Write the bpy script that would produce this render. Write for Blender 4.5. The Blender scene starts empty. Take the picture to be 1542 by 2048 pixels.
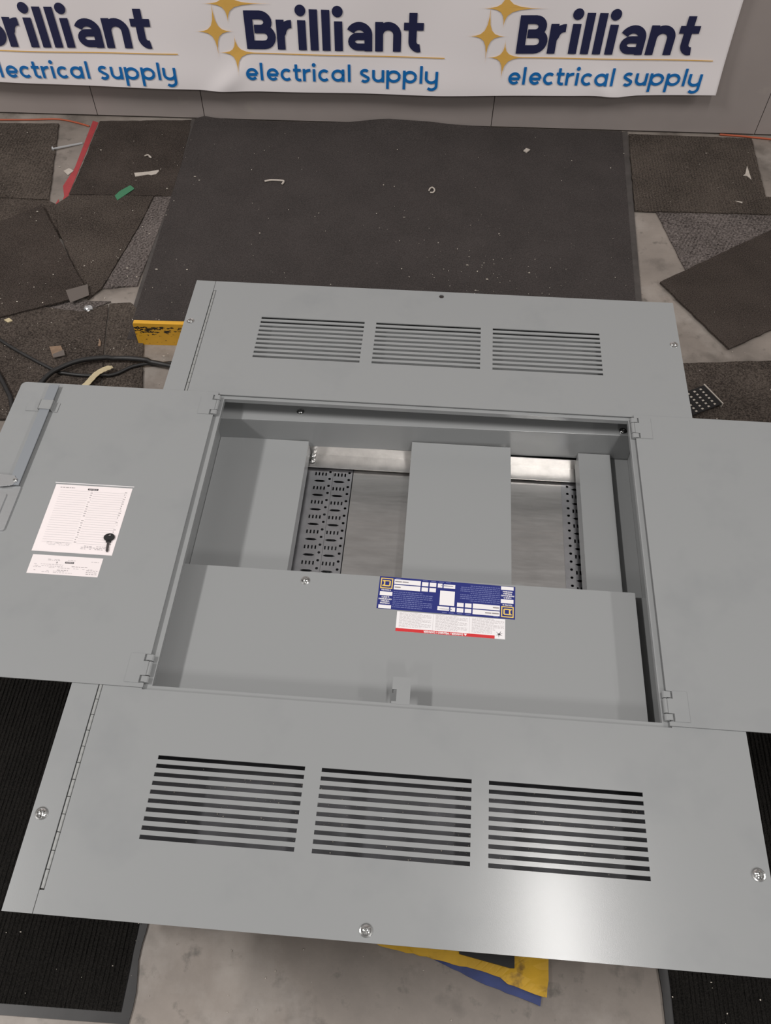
import bpy, bmesh, math, random
from mathutils import Vector, Matrix

random.seed(7)
scene = bpy.context.scene
COL = scene.collection

# ------------------------------------------------------------------ camera
CAM_ROT = [(0.999574, -0.0292, -0.0), (0.024169, 0.827353, -0.561162), (0.016386, 0.560923, 0.827706)]
CAM_H = 1.68
FOCAL_PX = 1650.0
WALL_Y = 2.8249
cam_data = bpy.data.cameras.new('camera')
cam_data.sensor_fit = 'VERTICAL'
cam_data.sensor_height = 24.0
cam_data.lens = FOCAL_PX / 2048.0 * 24.0
cam_data.clip_start = 0.05
cam_data.clip_end = 60
cam = bpy.data.objects.new('camera', cam_data)
COL.objects.link(cam)
cam.matrix_world = Matrix.Translation((0, 0, CAM_H)) @ Matrix(CAM_ROT).to_4x4()
scene.camera = cam

# ------------------------------------------------------------------ light: three rows of ceiling battens in a hall, dim bounced ambient
scene.view_settings.view_transform = 'Standard'
scene.view_settings.look = 'None'
scene.view_settings.gamma = 1.0
scene.view_settings.use_curve_mapping = False
scene.view_settings.exposure = -0.11
world = bpy.data.worlds.new('hall_ambient')
scene.world = world
world.use_nodes = True
world.node_tree.nodes['Background'].inputs['Color'].default_value = (1.0, 0.96, 0.93, 1)
world.node_tree.nodes['Background'].inputs['Strength'].default_value = 0.19

def ceiling_batten(x, y, z, power, sx=0.28, sy=1.25):
    d = bpy.data.lights.new('ceiling_batten', 'AREA')
    d.shape = 'RECTANGLE'
    d.size = sx
    d.size_y = sy
    d.energy = power
    d.color = (1.0, 0.972, 0.945)
    o = bpy.data.objects.new('ceiling_batten', d)
    o.location = (x, y, z)
    COL.objects.link(o)
    return o

LAMP_Z = 4.05
for lx, ly, pw, sx, sy in ((0.80, 0.24, 52, 0.15, 1.7), (-3.05, 0.55, 138, 0.28, 1.25), (4.45, 0.55, 100, 0.28, 1.25),
                           (0.80, -3.3, 55, 0.28, 1.25), (-3.05, -3.3, 55, 0.28, 1.25), (4.45, -3.3, 45, 0.28, 1.25)):
    ceiling_batten(lx, ly, LAMP_Z, pw, sx, sy)

# ------------------------------------------------------------------ measured positions, metres
PANEL_ROT = [(0.99822, 0.054741, -0.023666), (-0.054726, 0.998501, 0.001297), (0.023702, 0.0, 0.999719)]
PANEL_POS = (0.0526, 0.7957, 0.4285)
TILE_A = [(-1.517, 2.754), (-1.203, 2.764), (-1.128, 2.328), (-1.389, 2.337)]
TILE_A2 = [(-1.388, 2.334), (-1.127, 2.325), (-1.081, 2.298), (-1.002, 2.155), (-1.074, 2.127), (-1.328, 2.14)]
TILE_B = [(-1.062, 2.787), (-0.733, 2.811), (-0.729, 2.365), (-1.069, 2.36), (-1.068, 2.384), (-1.063, 2.541)]
TILE_C = [(-1.101, 2.297), (-1.065, 2.352), (-0.791, 2.36), (-0.809, 2.213), (-0.864, 1.911), (-0.894, 1.86), (-1.049, 2.152)]
TILE_C2 = [(-0.787, 2.36), (-0.732, 2.36), (-0.763, 1.927), (-0.861, 1.911), (-0.806, 2.213)]
TILE_D = [(-1.138, 2.287), (-0.892, 1.87), (-1.125, 1.765), (-1.288, 1.695), (-1.438, 2.055), (-1.247, 2.192)]
TILE_E0 = [(-1.212, 1.762), (-1.034, 1.854), (-0.826, 1.856), (-0.917, 1.791), (-1.2, 1.721)]
TILE_E = [(-1.206, 1.743), (-1.028, 1.822), (-0.904, 1.804), (-0.829, 1.837), (-0.797, 1.617), (-0.764, 1.401), (-1.123, 1.387)]
TILE_F = [(-0.828, 1.845), (-0.766, 1.852), (-0.739, 1.819), (-0.717, 1.812), (-0.694, 1.662), (-0.654, 1.424), (-0.763, 1.42), (-0.794, 1.62)]
TILE_G = [(0.832, 2.799), (1.27, 2.793), (1.24, 2.451), (1.457, 2.456), (1.43, 2.358), (0.789, 2.357)]
TILE_H = [(0.859, 2.366), (1.434, 2.369), (1.319, 1.954), (0.908, 2.054)]
TILE_I = [(0.814, 2.006), (1.119, 2.211), (1.366, 2.371), (1.495, 2.045), (1.105, 1.813), (0.966, 1.73)]
TILE_J = [(0.632, 1.658), (0.83, 1.671), (1.079, 1.691), (1.249, 1.704), (1.225, 1.426), (0.61, 1.386)]
MAT_MAIN = [(-0.734, 2.811), (-0.75, 1.866), (0.828, 2.803), (0.788, 2.365), (0.746, 1.917)]
RED = [(-1.09, 2.797), (-1.068, 2.786), (-1.071, 2.514), (-1.073, 2.375), (-1.072, 2.335), (-1.081, 2.305), (-1.086, 2.305), (-1.086, 2.355), (-1.103, 2.409), (-1.088, 2.513)]
RED2 = [(-1.105, 2.299), (-1.101, 2.336), (-1.098, 2.336), (-1.091, 2.302)]
GREEN = [(-0.917, 2.353), (-0.907, 2.378), (-0.878, 2.412), (-0.866, 2.401), (-0.861, 2.393), (-0.904, 2.33)]
BEIGE = [(-0.879, 2.483), (-0.872, 2.463), (-0.831, 2.477), (-0.821, 2.474), (-0.805, 2.481), (-0.798, 2.498), (-0.801, 2.504), (-0.828, 2.494)]
WSQ = [(-1.12, 2.489), (-1.106, 2.506), (-1.087, 2.493), (-1.1, 2.467)]
CURL1 = [(-0.862, 2.579), (-0.851, 2.585), (-0.838, 2.571), (-0.846, 2.576)]
BOLT = [(-1.182, 2.606), (-1.131, 2.632), (-1.096, 2.652)]
TUBE = [(-0.436, 2.452), (-0.419, 2.459), (-0.399, 2.46), (-0.375, 2.458), (-0.373, 2.45), (-0.377, 2.439)]
RING = [(0.113, 2.427), (0.117, 2.44), (0.125, 2.446), (0.132, 2.433), (0.127, 2.419), (0.117, 2.418)]
CHIP = [(0.444, 2.669), (0.455, 2.687), (0.468, 2.676), (0.455, 2.663)]
YPAPER = [(1.213, 2.618), (1.211, 2.54), (1.202, 2.563), (1.185, 2.556), (1.198, 2.574)]
SLIVER = [(1.131, 2.422), (1.155, 2.418), (1.152, 2.41)]
TAPE = [(-0.962, 1.884), (-0.904, 1.913), (-0.889, 1.866), (-0.936, 1.832)]
FOIL = [(-0.881, 1.817)]
WOODA = [(-0.954, 1.656), (-0.923, 1.661), (-0.915, 1.647), (-0.907, 1.63), (-0.933, 1.614)]
WOODB = [(-0.936, 1.624), (-0.91, 1.643), (-0.901, 1.622), (-0.93, 1.611)]
CRES = [(-0.82, 1.665), (-0.822, 1.694), (-0.815, 1.681), (-0.813, 1.665)]
STRIP = [(-0.82, 1.517), (-0.812, 1.541), (-0.788, 1.576), (-0.759, 1.594), (-0.749, 1.593), (-0.768, 1.564), (-0.79, 1.54), (-0.801, 1.518), (-0.81, 1.49), (-0.828, 1.481)]
CABLE1 = [(-1.172, 1.734), (-1.098, 1.675), (-1.01, 1.618), (-0.913, 1.563), (-0.886, 1.555), (-0.818, 1.549), (-0.753, 1.56), (-0.7, 1.595), (-0.609, 1.615), (-0.5, 1.624)]
CABLE2 = [(-0.956, 1.458), (-0.925, 1.528), (-0.895, 1.564), (-0.842, 1.595), (-0.757, 1.613), (-0.677, 1.607), (-0.61, 1.594), (-0.493, 1.576)]
CABLE3 = [(-1.129, 1.637), (-1.058, 1.537), (-1.021, 1.482), (-1.003, 1.451), (-0.974, 1.37)]
CORDL = [(-1.522, 2.773), (-1.417, 2.781), (-1.311, 2.787), (-1.215, 2.795), (-1.149, 2.779), (-1.094, 2.757)]
CORDR = [(1.163, 2.82), (1.234, 2.814), (1.286, 2.807), (1.342, 2.8), (1.442, 2.784)]
PERF = [(0.825, 1.551), (0.861, 1.576), (0.897, 1.51), (0.828, 1.458), (0.799, 1.519)]
TARPY = [(-0.01, 0.197), (0.013, 0.187), (0.192, 0.153), (0.227, 0.143), (0.24, 0.133), (0.3, 0.115), (0.307, 0.114), (0.313, 0.141), (0.317, 0.188), (0.329, 0.415), (0.006, 0.424), (-0.046, 0.295)]
TARPB = [(0.085, 0.179), (0.192, 0.135), (0.296, 0.101), (0.3, 0.118), (0.285, 0.188), (0.29, 0.397), (0.046, 0.399)]
BLK = [(0.141, 0.35), (0.265, 0.345), (0.252, 0.157), (0.245, 0.157), (0.155, 0.177)]
MATL = [(-0.4, 0.219), (-0.403, 0.093), (-0.651, 0.106), (-0.816, 0.682), (-0.657, 0.671)]
MATR = [(0.517, 0.159), (0.509, 0.08), (0.764, 0.589), (0.814, 0.58), (0.752, 0.319)]
TOPLEFTCH = [(-1.052, 1.573), (-1.042, 1.586), (-1.038, 1.56)]
WOODC = [(-1.11, 1.757), (-1.098, 1.766), (-1.085, 1.756), (-1.096, 1.748)]
MAT_PROFILE = [(-0.721, 0.0205), (-0.637, 0.0081), (-0.494, 0.004), (-0.295, 0.004), (-0.169, 0.0092), (-0.043, 0.0262), (0.137, 0.0186), (0.164, 0.0137), (0.373, 0.004), (0.59, 0.004), (0.825, 0.004)]

# ------------------------------------------------------------------ helpers
def nodes_of(m):
    m.use_nodes = True
    nt = m.node_tree
    return nt, nt.nodes, nt.links, nt.nodes['Principled BSDF']

def mat(name, col, rough=0.5, metal=0.0, spec=0.5, bump=0.0, bscale=200.0, var=0.0, vscale=8.0, col2=None, detail=3.0, stretch=None):
    m = bpy.data.materials.new(name)
    nt, N, L, b = nodes_of(m)
    b.inputs['Base Color'].default_value = (*col, 1)
    b.inputs['Roughness'].default_value = rough
    b.inputs['Metallic'].default_value = metal
    b.inputs['Specular IOR Level'].default_value = spec
    tc = N.new('ShaderNodeTexCoord')
    src = tc.outputs['Object']
    if stretch:
        mp = N.new('ShaderNodeMapping')
        mp.inputs['Scale'].default_value = stretch
        L.new(src, mp.inputs['Vector'])
        src = mp.outputs['Vector']
    if var > 0 or col2:
        n = N.new('ShaderNodeTexNoise')
        n.inputs['Scale'].default_value = vscale
        n.inputs['Detail'].default_value = detail
        n.inputs['Roughness'].default_value = 0.65
        L.new(src, n.inputs['Vector'])
        r = N.new('ShaderNodeValToRGB')
        r.color_ramp.elements[0].position = 0.3
        r.color_ramp.elements[1].position = 0.7
        c2 = col2 if col2 else tuple(c * (1 + var) for c in col)
        c1 = col if col2 else tuple(c * (1 - var) for c in col)
        r.color_ramp.elements[0].color = (*c1, 1)
        r.color_ramp.elements[1].color = (*c2, 1)
        L.new(n.outputs['Fac'], r.inputs['Fac'])
        L.new(r.outputs['Color'], b.inputs['Base Color'])
    if bump > 0:
        n = N.new('ShaderNodeTexNoise')
        n.inputs['Scale'].default_value = bscale
        n.inputs['Detail'].default_value = 2.0
        L.new(src, n.inputs['Vector'])
        bp = N.new('ShaderNodeBump')
        bp.inputs['Strength'].default_value = bump
        bp.inputs['Distance'].default_value = 0.002
        L.new(n.outputs['Fac'], bp.inputs['Height'])
        L.new(bp.outputs['Normal'], b.inputs['Normal'])
    return m

def mix_col(m, col, scale, lo, hi, detail=4.0, stretch=None, rough_to=None):
    """lay blotches of another colour (dirt, chalk, wear) over the material's present colour"""
    nt, N, L, b = nodes_of(m)
    tc = N.new('ShaderNodeTexCoord')
    src = tc.outputs['Object']
    if stretch:
        mp = N.new('ShaderNodeMapping')
        mp.inputs['Scale'].default_value = stretch
        L.new(src, mp.inputs['Vector'])
        src = mp.outputs['Vector']
    n = N.new('ShaderNodeTexNoise')
    n.inputs['Scale'].default_value = scale
    n.inputs['Detail'].default_value = detail
    n.inputs['Roughness'].default_value = 0.6
    L.new(src, n.inputs['Vector'])
    r = N.new('ShaderNodeMapRange')
    r.inputs['From Min'].default_value = lo
    r.inputs['From Max'].default_value = hi
    L.new(n.outputs['Fac'], r.inputs['Value'])
    mx = N.new('ShaderNodeMix')
    mx.data_type = 'RGBA'
    L.new(r.outputs['Result'], mx.inputs['Factor'])
    bc = b.inputs['Base Color']
    if bc.is_linked:
        L.new(bc.links[0].from_socket, mx.inputs['A'])
    else:
        mx.inputs['A'].default_value = bc.default_value
    mx.inputs['B'].default_value = (*col, 1)
    L.new(mx.outputs['Result'], bc)
    return m

M = {}
M['trim'] = mat('grey_enamel', (0.288, 0.295, 0.298), rough=0.20, spec=0.5, bump=0.02, bscale=700)
mix_col(M['trim'], (0.262, 0.270, 0.275), 6, 0.52, 0.75)
M['hinge'] = mat('grey_hinge_enamel', (0.29, 0.295, 0.29), rough=0.4, var=0.12, vscale=120)
M['dead'] = mat('grey_dead_front_enamel', (0.288, 0.295, 0.298), rough=0.24, spec=0.5, bump=0.02, bscale=700)
M['box'] = mat('box_galvanised', (0.30, 0.31, 0.33), rough=0.45, metal=0.9, var=0.15, vscale=30)
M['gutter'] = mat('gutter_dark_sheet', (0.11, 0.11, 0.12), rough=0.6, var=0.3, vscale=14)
M['galv'] = mat('galvanised_sheet', (0.86, 0.84, 0.82), rough=0.30, metal=1.0, var=0.10, vscale=25, bump=0.06, bscale=30)
M['pan'] = mat('perforated_galvanised', (0.80, 0.80, 0.83), rough=0.27, metal=1.0, var=0.10, vscale=40, bump=0.05, bscale=40)
M['film'] = mat('bright_tinned_sheet', (0.92, 0.90, 0.88), rough=0.26, metal=1.0, var=0.10, vscale=18, bump=0.4, bscale=16, stretch=(0.6, 3.0, 1))
mix_col(M['film'], (1.0, 1.0, 1.0), 30, 0.70, 0.72, detail=2.0, stretch=(0.35, 4.0, 1))
M['screw'] = mat('zinc_screw', (0.75, 0.75, 0.74), rough=0.18, metal=1.0)
M['rod'] = mat('latch_rod_zinc', (0.30, 0.32, 0.345), rough=0.42, metal=0.35)
M['steel'] = mat('latch_steel', (0.60, 0.61, 0.62), rough=0.32, metal=0.75, bump=0.15, bscale=60)
M['black'] = mat('black_plastic', (0.012, 0.012, 0.013), rough=0.45)
M['card'] = mat('white_card', (0.84, 0.77, 0.77), rough=0.6)
M['ink'] = mat('grey_ink', (0.30, 0.27, 0.28), rough=0.7)
M['inkd'] = mat('dark_ink', (0.05, 0.045, 0.05), rough=0.7)
M['inkf'] = mat('faint_ink', (0.50, 0.46, 0.47), rough=0.7)
M['blue'] = mat('blue_label_print', (0.022, 0.030, 0.185), rough=0.35)
M['blueink'] = mat('pale_blue_ink', (0.13, 0.15, 0.36), rough=0.5)
M['white'] = mat('white_label_print', (0.86, 0.83, 0.84), rough=0.4)
M['yellowp'] = mat('yellow_label_print', (0.80, 0.56, 0.14), rough=0.4)
M['redp'] = mat('red_label_print', (0.62, 0.03, 0.035), rough=0.4)
M['banner'] = mat('white_banner_vinyl', (0.90, 0.85, 0.855), rough=0.6, spec=0.25, bump=0.02, bscale=30)
M['navy'] = mat('navy_banner_print', (0.018, 0.021, 0.070), rough=0.45)
M['sky'] = mat('blue_banner_print', (0.004, 0.15, 0.46), rough=0.45)
M['gold'] = mat('gold_banner_print', (0.80, 0.47, 0.11), rough=0.45)
M['wall'] = mat('grey_painted_board', (0.33, 0.288, 0.272), rough=0.55, var=0.05, vscale=3, bump=0.05, bscale=60)
mix_col(M['wall'], (0.38, 0.34, 0.30), 7, 0.62, 0.8)
M['concrete'] = mat('concrete', (0.235, 0.203, 0.178), rough=0.5, var=0.28, vscale=3.2, detail=8, bump=0.12, bscale=70)
mix_col(M['concrete'], (0.11, 0.095, 0.083), 7.5, 0.54, 0.74, detail=9)
mix_col(M['concrete'], (0.13, 0.115, 0.10), 26, 0.58, 0.72, detail=6)
mix_col(M['concrete'], (0.36, 0.325, 0.295), 4.0, 0.52, 0.72, detail=8)

def carpet(name, base, hi, rib=None, scale=420):
    m = bpy.data.materials.new(name)
    nt, N, L, b = nodes_of(m)
    b.inputs['Roughness'].default_value = 0.95
    b.inputs['Specular IOR Level'].default_value = 0.12
    tc = N.new('ShaderNodeTexCoord')
    n1 = N.new('ShaderNodeTexNoise')
    n1.inputs['Scale'].default_value = scale
    n1.inputs['Detail'].default_value = 3
    n2 = N.new('ShaderNodeTexNoise')
    n2.inputs['Scale'].default_value = 7
    n2.inputs['Detail'].default_value = 5
    L.new(tc.outputs['Object'], n1.inputs['Vector'])
    L.new(tc.outputs['Object'], n2.inputs['Vector'])
    ad = N.new('ShaderNodeMath')
    ad.operation = 'MULTIPLY_ADD'
    ad.inputs[1].default_value = 0.26
    L.new(n2.outputs['Fac'], ad.inputs[0])
    hm = N.new('ShaderNodeMath')
    hm.operation = 'MULTIPLY'
    hm.inputs[1].default_value = 0.74
    L.new(n1.outputs['Fac'], hm.inputs[0])
    L.new(hm.outputs[0], ad.inputs[2])
    height = n1.outputs['Fac']
    fac = ad.outputs[0]
    if rib:
        pitch, ang, amt = rib
        mp = N.new('ShaderNodeMapping')
        mp.inputs['Rotation'].default_value = (0, 0, ang)
        L.new(tc.outputs['Object'], mp.inputs['Vector'])
        wv = N.new('ShaderNodeTexWave')
        wv.inputs['Scale'].default_value = 0.314 / pitch
        wv.inputs['Distortion'].default_value = 5.0
        wv.inputs['Detail'].default_value = 3
        wv.inputs['Detail Scale'].default_value = 6
        L.new(mp.outputs['Vector'], wv.inputs['Vector'])
        mm = N.new('ShaderNodeMath')
        mm.operation = 'MULTIPLY_ADD'
        mm.inputs[1].default_value = amt
        L.new(wv.outputs['Fac'], mm.inputs[0])
        L.new(n1.outputs['Fac'], mm.inputs[2])
        height = mm.outputs[0]
        m2 = N.new('ShaderNodeMath')
        m2.operation = 'MULTIPLY_ADD'
        m2.inputs[1].default_value = amt * 0.22
        L.new(wv.outputs['Fac'], m2.inputs[0])
        L.new(fac, m2.inputs[2])
        fac = m2.outputs[0]
    r = N.new('ShaderNodeValToRGB')
    r.color_ramp.elements[0].position = 0.36
    r.color_ramp.elements[1].position = 0.72
    r.color_ramp.elements[0].color = (*base, 1)
    r.color_ramp.elements[1].color = (*hi, 1)
    L.new(fac, r.inputs['Fac'])
    L.new(r.outputs['Color'], b.inputs['Base Color'])
    bp = N.new('ShaderNodeBump')
    bp.inputs['Strength'].default_value = 0.9
    bp.inputs['Distance'].default_value = 0.004
    L.new(height, bp.inputs['Height'])
    L.new(bp.outputs['Normal'], b.inputs['Normal'])
    return m

M['carpet'] = carpet('brown_loop_carpet', (0.026, 0.0205, 0.0175), (0.128, 0.104, 0.088), scale=240)
M['carpetr'] = carpet('brown_ribbed_carpet', (0.025, 0.020, 0.017), (0.130, 0.106, 0.089), rib=(0.0105, 0.05, 0.35), scale=240)
M['carpetc'] = carpet('coarse_greyed_carpet', (0.034, 0.028, 0.026), (0.215, 0.184, 0.172), rib=(0.010, 0.5, 0.35), scale=170)
M['carpetd'] = carpet('dark_brown_carpet', (0.026, 0.0205, 0.0178), (0.100, 0.080, 0.069), scale=300)
M['matdark'] = carpet('worn_charcoal_mat', (0.042, 0.0365, 0.035), (0.082, 0.070, 0.067), scale=260)
M['rubber'] = mat('dull_rubber_edge', (0.062, 0.054, 0.050), rough=0.6, var=0.25, vscale=20)
M['rib'] = carpet('black_ribbed_carpet', (0.0065, 0.006, 0.0055), (0.022, 0.020, 0.018), scale=380)
M['vinyl'] = mat('black_vinyl_edge', (0.013, 0.012, 0.0125), rough=0.42, var=0.3, vscale=25)
M['yellow'] = mat('scuffed_yellow_paint', (0.70, 0.37, 0.03), rough=0.45, var=0.08, vscale=12)
M['tarpy'] = mat('yellow_tarpaulin', (0.62, 0.36, 0.02), rough=0.5, var=0.15, vscale=18, bump=0.2, bscale=30)
mix_col(M['tarpy'], (0.22, 0.12, 0.02), 25, 0.60, 0.75)
M['tarpb'] = mat('blue_tarpaulin', (0.022, 0.040, 0.16), rough=0.5, var=0.25, vscale=22, bump=0.2, bscale=30)
M['cable'] = mat('black_cable_jacket', (0.016, 0.015, 0.015), rough=0.5, var=0.3, vscale=20)
M['orange'] = mat('orange_wire', (0.40, 0.085, 0.035), rough=0.5)
M['redtape'] = mat('red_floor_tape', (0.36, 0.045, 0.05), rough=0.55, var=0.10, vscale=25)
M['green'] = mat('green_tape', (0.045, 0.19, 0.095), rough=0.5)
M['paper'] = mat('offwhite_scrap', (0.48, 0.43, 0.38), rough=0.7, var=0.1, vscale=60)
M['cream'] = mat('cream_strip', (0.55, 0.46, 0.29), rough=0.6, var=0.1, vscale=40)
M['tape'] = mat('taupe_card_scrap', (0.125, 0.105, 0.093), rough=0.6)
M['wood'] = mat('wood_chip', (0.22, 0.145, 0.095), rough=0.7, var=0.2, vscale=60)
M['timber'] = mat('timber_bearer', (0.30, 0.21, 0.12), rough=0.7, var=0.2, vscale=12, stretch=(6, 1, 6))
M['crumb'] = mat('pale_crumb', (0.50, 0.45, 0.39), rough=0.7, var=0.5, vscale=30)
M['perfb'] = mat('black_perforated_sheet', (0.008, 0.008, 0.009), rough=0.4)

# scuffs in the yellow paint: black marks gathered along the top of the face
nt, N, L, b = nodes_of(M['yellow'])
tc = N.new('ShaderNodeTexCoord')
sx = N.new('ShaderNodeSeparateXYZ')
L.new(tc.outputs['Object'], sx.inputs[0])
nn = N.new('ShaderNodeTexNoise')
nn.inputs['Scale'].default_value = 95
nn.inputs['Detail'].default_value = 6
mp = N.new('ShaderNodeMapping')
mp.inputs['Scale'].default_value = (1.0, 1.0, 2.2)
L.new(tc.outputs['Object'], mp.inputs['Vector'])
L.new(mp.outputs['Vector'], nn.inputs['Vector'])
bell = N.new('ShaderNodeMapRange')
bell.interpolation_type = 'SMOOTHSTEP'
bell.inputs['From Min'].default_value = 0.022
bell.inputs['From Max'].default_value = 0.062
bell.inputs['To Min'].default_value = -0.12
bell.inputs['To Max'].default_value = 0.10
L.new(sx.outputs['Z'], bell.inputs['Value'])
rim = N.new('ShaderNodeMapRange')
rim.inputs['From Min'].default_value = 0.066
rim.inputs['From Max'].default_value = 0.072
rim.inputs['To Min'].default_value = 0.0
rim.inputs['To Max'].default_value = -0.3
L.new(sx.outputs['Z'], rim.inputs['Value'])
bsum = N.new('ShaderNodeMath')
bsum.operation = 'ADD'
L.new(bell.outputs['Result'], bsum.inputs[0])
L.new(rim.outputs['Result'], bsum.inputs[1])
sm = N.new('ShaderNodeMath')
sm.operation = 'ADD'
L.new(nn.outputs['Fac'], sm.inputs[0])
L.new(bsum.outputs[0], sm.inputs[1])
th = N.new('ShaderNodeMapRange')
th.inputs['From Min'].default_value = 0.56
th.inputs['From Max'].default_value = 0.60
L.new(sm.outputs[0], th.inputs['Value'])
mx = N.new('ShaderNodeMix')
mx.data_type = 'RGBA'
L.new(th.outputs['Result'], mx.inputs['Factor'])
L.new(b.inputs['Base Color'].links[0].from_socket, mx.inputs['A'])
mx.inputs['B'].default_value = (0.02, 0.017, 0.015, 1)
L.new(mx.outputs['Result'], b.inputs['Base Color'])

# clear plastic sleeve
sl = bpy.data.materials.new('clear_sleeve')
nt, N, L, b = nodes_of(sl)
tr = N.new('ShaderNodeBsdfTransparent')
gl = N.new('ShaderNodeBsdfGlossy')
gl.inputs['Roughness'].default_value = 0.15
fr = N.new('ShaderNodeFresnel')
fr.inputs['IOR'].default_value = 1.12
ms = N.new('ShaderNodeMixShader')
L.new(fr.outputs[0], ms.inputs[0])
L.new(tr.outputs[0], ms.inputs[1])
L.new(gl.outputs[0], ms.inputs[2])
L.new(ms.outputs[0], N['Material Output'].inputs['Surface'])
M['sleeve'] = sl


class MB:
    """collects faces; build() links them as one mesh object"""
    def __init__(self):
        self.v, self.f, self.m = [], [], []

    def face(self, pts, mi=0):
        n = len(self.v)
        self.v += [tuple(p) for p in pts]
        self.f.append(tuple(range(n, n + len(pts))))
        self.m.append(mi)

    def box(self, x0, x1, y0, y1, z0, z1, mi=0):
        n = len(self.v)
        self.v += [(x0, y0, z0), (x1, y0, z0), (x1, y1, z0), (x0, y1, z0), (x0, y0, z1), (x1, y0, z1), (x1, y1, z1), (x0, y1, z1)]
        for q in ((3, 2, 1, 0), (4, 5, 6, 7), (0, 1, 5, 4), (1, 2, 6, 5), (2, 3, 7, 6), (3, 0, 4, 7)):
            self.f.append(tuple(n + i for i in q))
            self.m.append(mi)

    def prism(self, pts, z0, z1, mi=0):
        a = sum(pts[i][0] * pts[(i + 1) % len(pts)][1] - pts[(i + 1) % len(pts)][0] * pts[i][1] for i in range(len(pts)))
        if a < 0:
            pts = pts[::-1]
        n, k = len(self.v), len(pts)
        self.v += [(p[0], p[1], z0) for p in pts] + [(p[0], p[1], z1) for p in pts]
        self.f.append(tuple(n + k - 1 - i for i in range(k)))
        self.m.append(mi)
        self.f.append(tuple(n + k + i for i in range(k)))
        self.m.append(mi)
        for i in range(k):
            j = (i + 1) % k
            self.f.append((n + i, n + j, n + k + j, n + k + i))
            self.m.append(mi)

    def tube(self, path, r, seg=8, mi=0):
        path = [Vector(p) for p in path]
        n0 = len(self.v)
        for i, p in enumerate(path):
            t = (path[min(i + 1, len(path) - 1)] - path[max(i - 1, 0)]).normalized()
            a = t.cross(Vector((0, 0, 1)))
            if a.length < 1e-4:
                a = Vector((1, 0, 0))
            a.normalize()
            c = a.cross(t)
            rr = r[i] if isinstance(r, (list, tuple)) else r
            for k in range(seg):
                w = 2 * math.pi * k / seg
                self.v.append(tuple(p + a * (rr * math.cos(w)) + c * (rr * math.sin(w))))
        for i in range(len(path) - 1):
            for k in range(seg):
                k2 = (k + 1) % seg
                self.f.append((n0 + i * seg + k, n0 + i * seg + k2, n0 + (i + 1) * seg + k2, n0 + (i + 1) * seg + k))
                self.m.append(mi)
        self.f.append(tuple(n0 + k for k in reversed(range(seg))))
        self.m.append(mi)
        self.f.append(tuple(n0 + (len(path) - 1) * seg + k for k in range(seg)))
        self.m.append(mi)

    def lathe(self, prof, seg=20, mi=0, c=(0, 0, 0)):
        n0 = len(self.v)
        for r, z in prof:
            for k in range(seg):
                w = 2 * math.pi * k / seg
                self.v.append((c[0] + r * math.cos(w), c[1] + r * math.sin(w), c[2] + z))
        for i in range(len(prof) - 1):
            for k in range(seg):
                k2 = (k + 1) % seg
                self.f.append((n0 + i * seg + k, n0 + i * seg + k2, n0 + (i + 1) * seg + k2, n0 + (i + 1) * seg + k))
                self.m.append(mi)
        self.f.append(tuple(n0 + (len(prof) - 1) * seg + k for k in range(seg)))
        self.m.append(mi)

    def sheet(self, x0, x1, y0, y1, z0, z1, holes=(), mi=0):
        """flat sheet with holes (hx0,hx1,hy0,hy1,kind); kind 'oct' rounds the corners of an uncrossed hole"""
        xs = sorted({round(c, 6) for c in [x0, x1] + [q for hh in holes for q in hh[:2]] if x0 - 1e-9 <= c <= x1 + 1e-9})
        ys = sorted({round(c, 6) for c in [y0, y1] + [q for hh in holes for q in hh[2:4]] if y0 - 1e-9 <= c <= y1 + 1e-9})
        def hole(i, j):
            if i < 0 or j < 0 or i >= len(xs) - 1 or j >= len(ys) - 1:
                return True
            cx, cy = (xs[i] + xs[i + 1]) / 2, (ys[j] + ys[j + 1]) / 2
            return any(hh[0] < cx < hh[1] and hh[2] < cy < hh[3] for hh in holes)
        for i in range(len(xs) - 1):
            for j in range(len(ys) - 1):
                if hole(i, j):
                    continue
                a, b_, c, d = xs[i], xs[i + 1], ys[j], ys[j + 1]
                self.face([(a, c, z1), (b_, c, z1), (b_, d, z1), (a, d, z1)], mi)
                self.face([(a, d, z0), (b_, d, z0), (b_, c, z0), (a, c, z0)], mi)
                if hole(i - 1, j):
                    self.face([(a, d, z0), (a, c, z0), (a, c, z1), (a, d, z1)], mi)
                if hole(i + 1, j):
                    self.face([(b_, c, z0), (b_, d, z0), (b_, d, z1), (b_, c, z1)], mi)
                if hole(i, j - 1):
                    self.face([(a, c, z0), (b_, c, z0), (b_, c, z1), (a, c, z1)], mi)
                if hole(i, j + 1):
                    self.face([(b_, d, z0), (a, d, z0), (a, d, z1), (b_, d, z1)], mi)
        for hh in holes:
            if len(hh) > 4 and hh[4]:
                fx, fy = hh[4]
                a, b_, c, d = hh[:4]
                ux, uy = (b_ - a) * fx, (d - c) * fy
                for tri in (((a, c), (a + ux, c), (a, c + uy)), ((b_, c), (b_, c + uy), (b_ - ux, c)),
                            ((b_, d), (b_ - ux, d), (b_, d - uy)), ((a, d), (a, d - uy), (a + ux, d))):
                    self.face([(p[0], p[1], z1) for p in tri], mi)
                    self.face([(tri[1][0], tri[1][1], z0), (tri[2][0], tri[2][1], z0), (tri[2][0], tri[2][1], z1), (tri[1][0], tri[1][1], z1)], mi)

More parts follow.
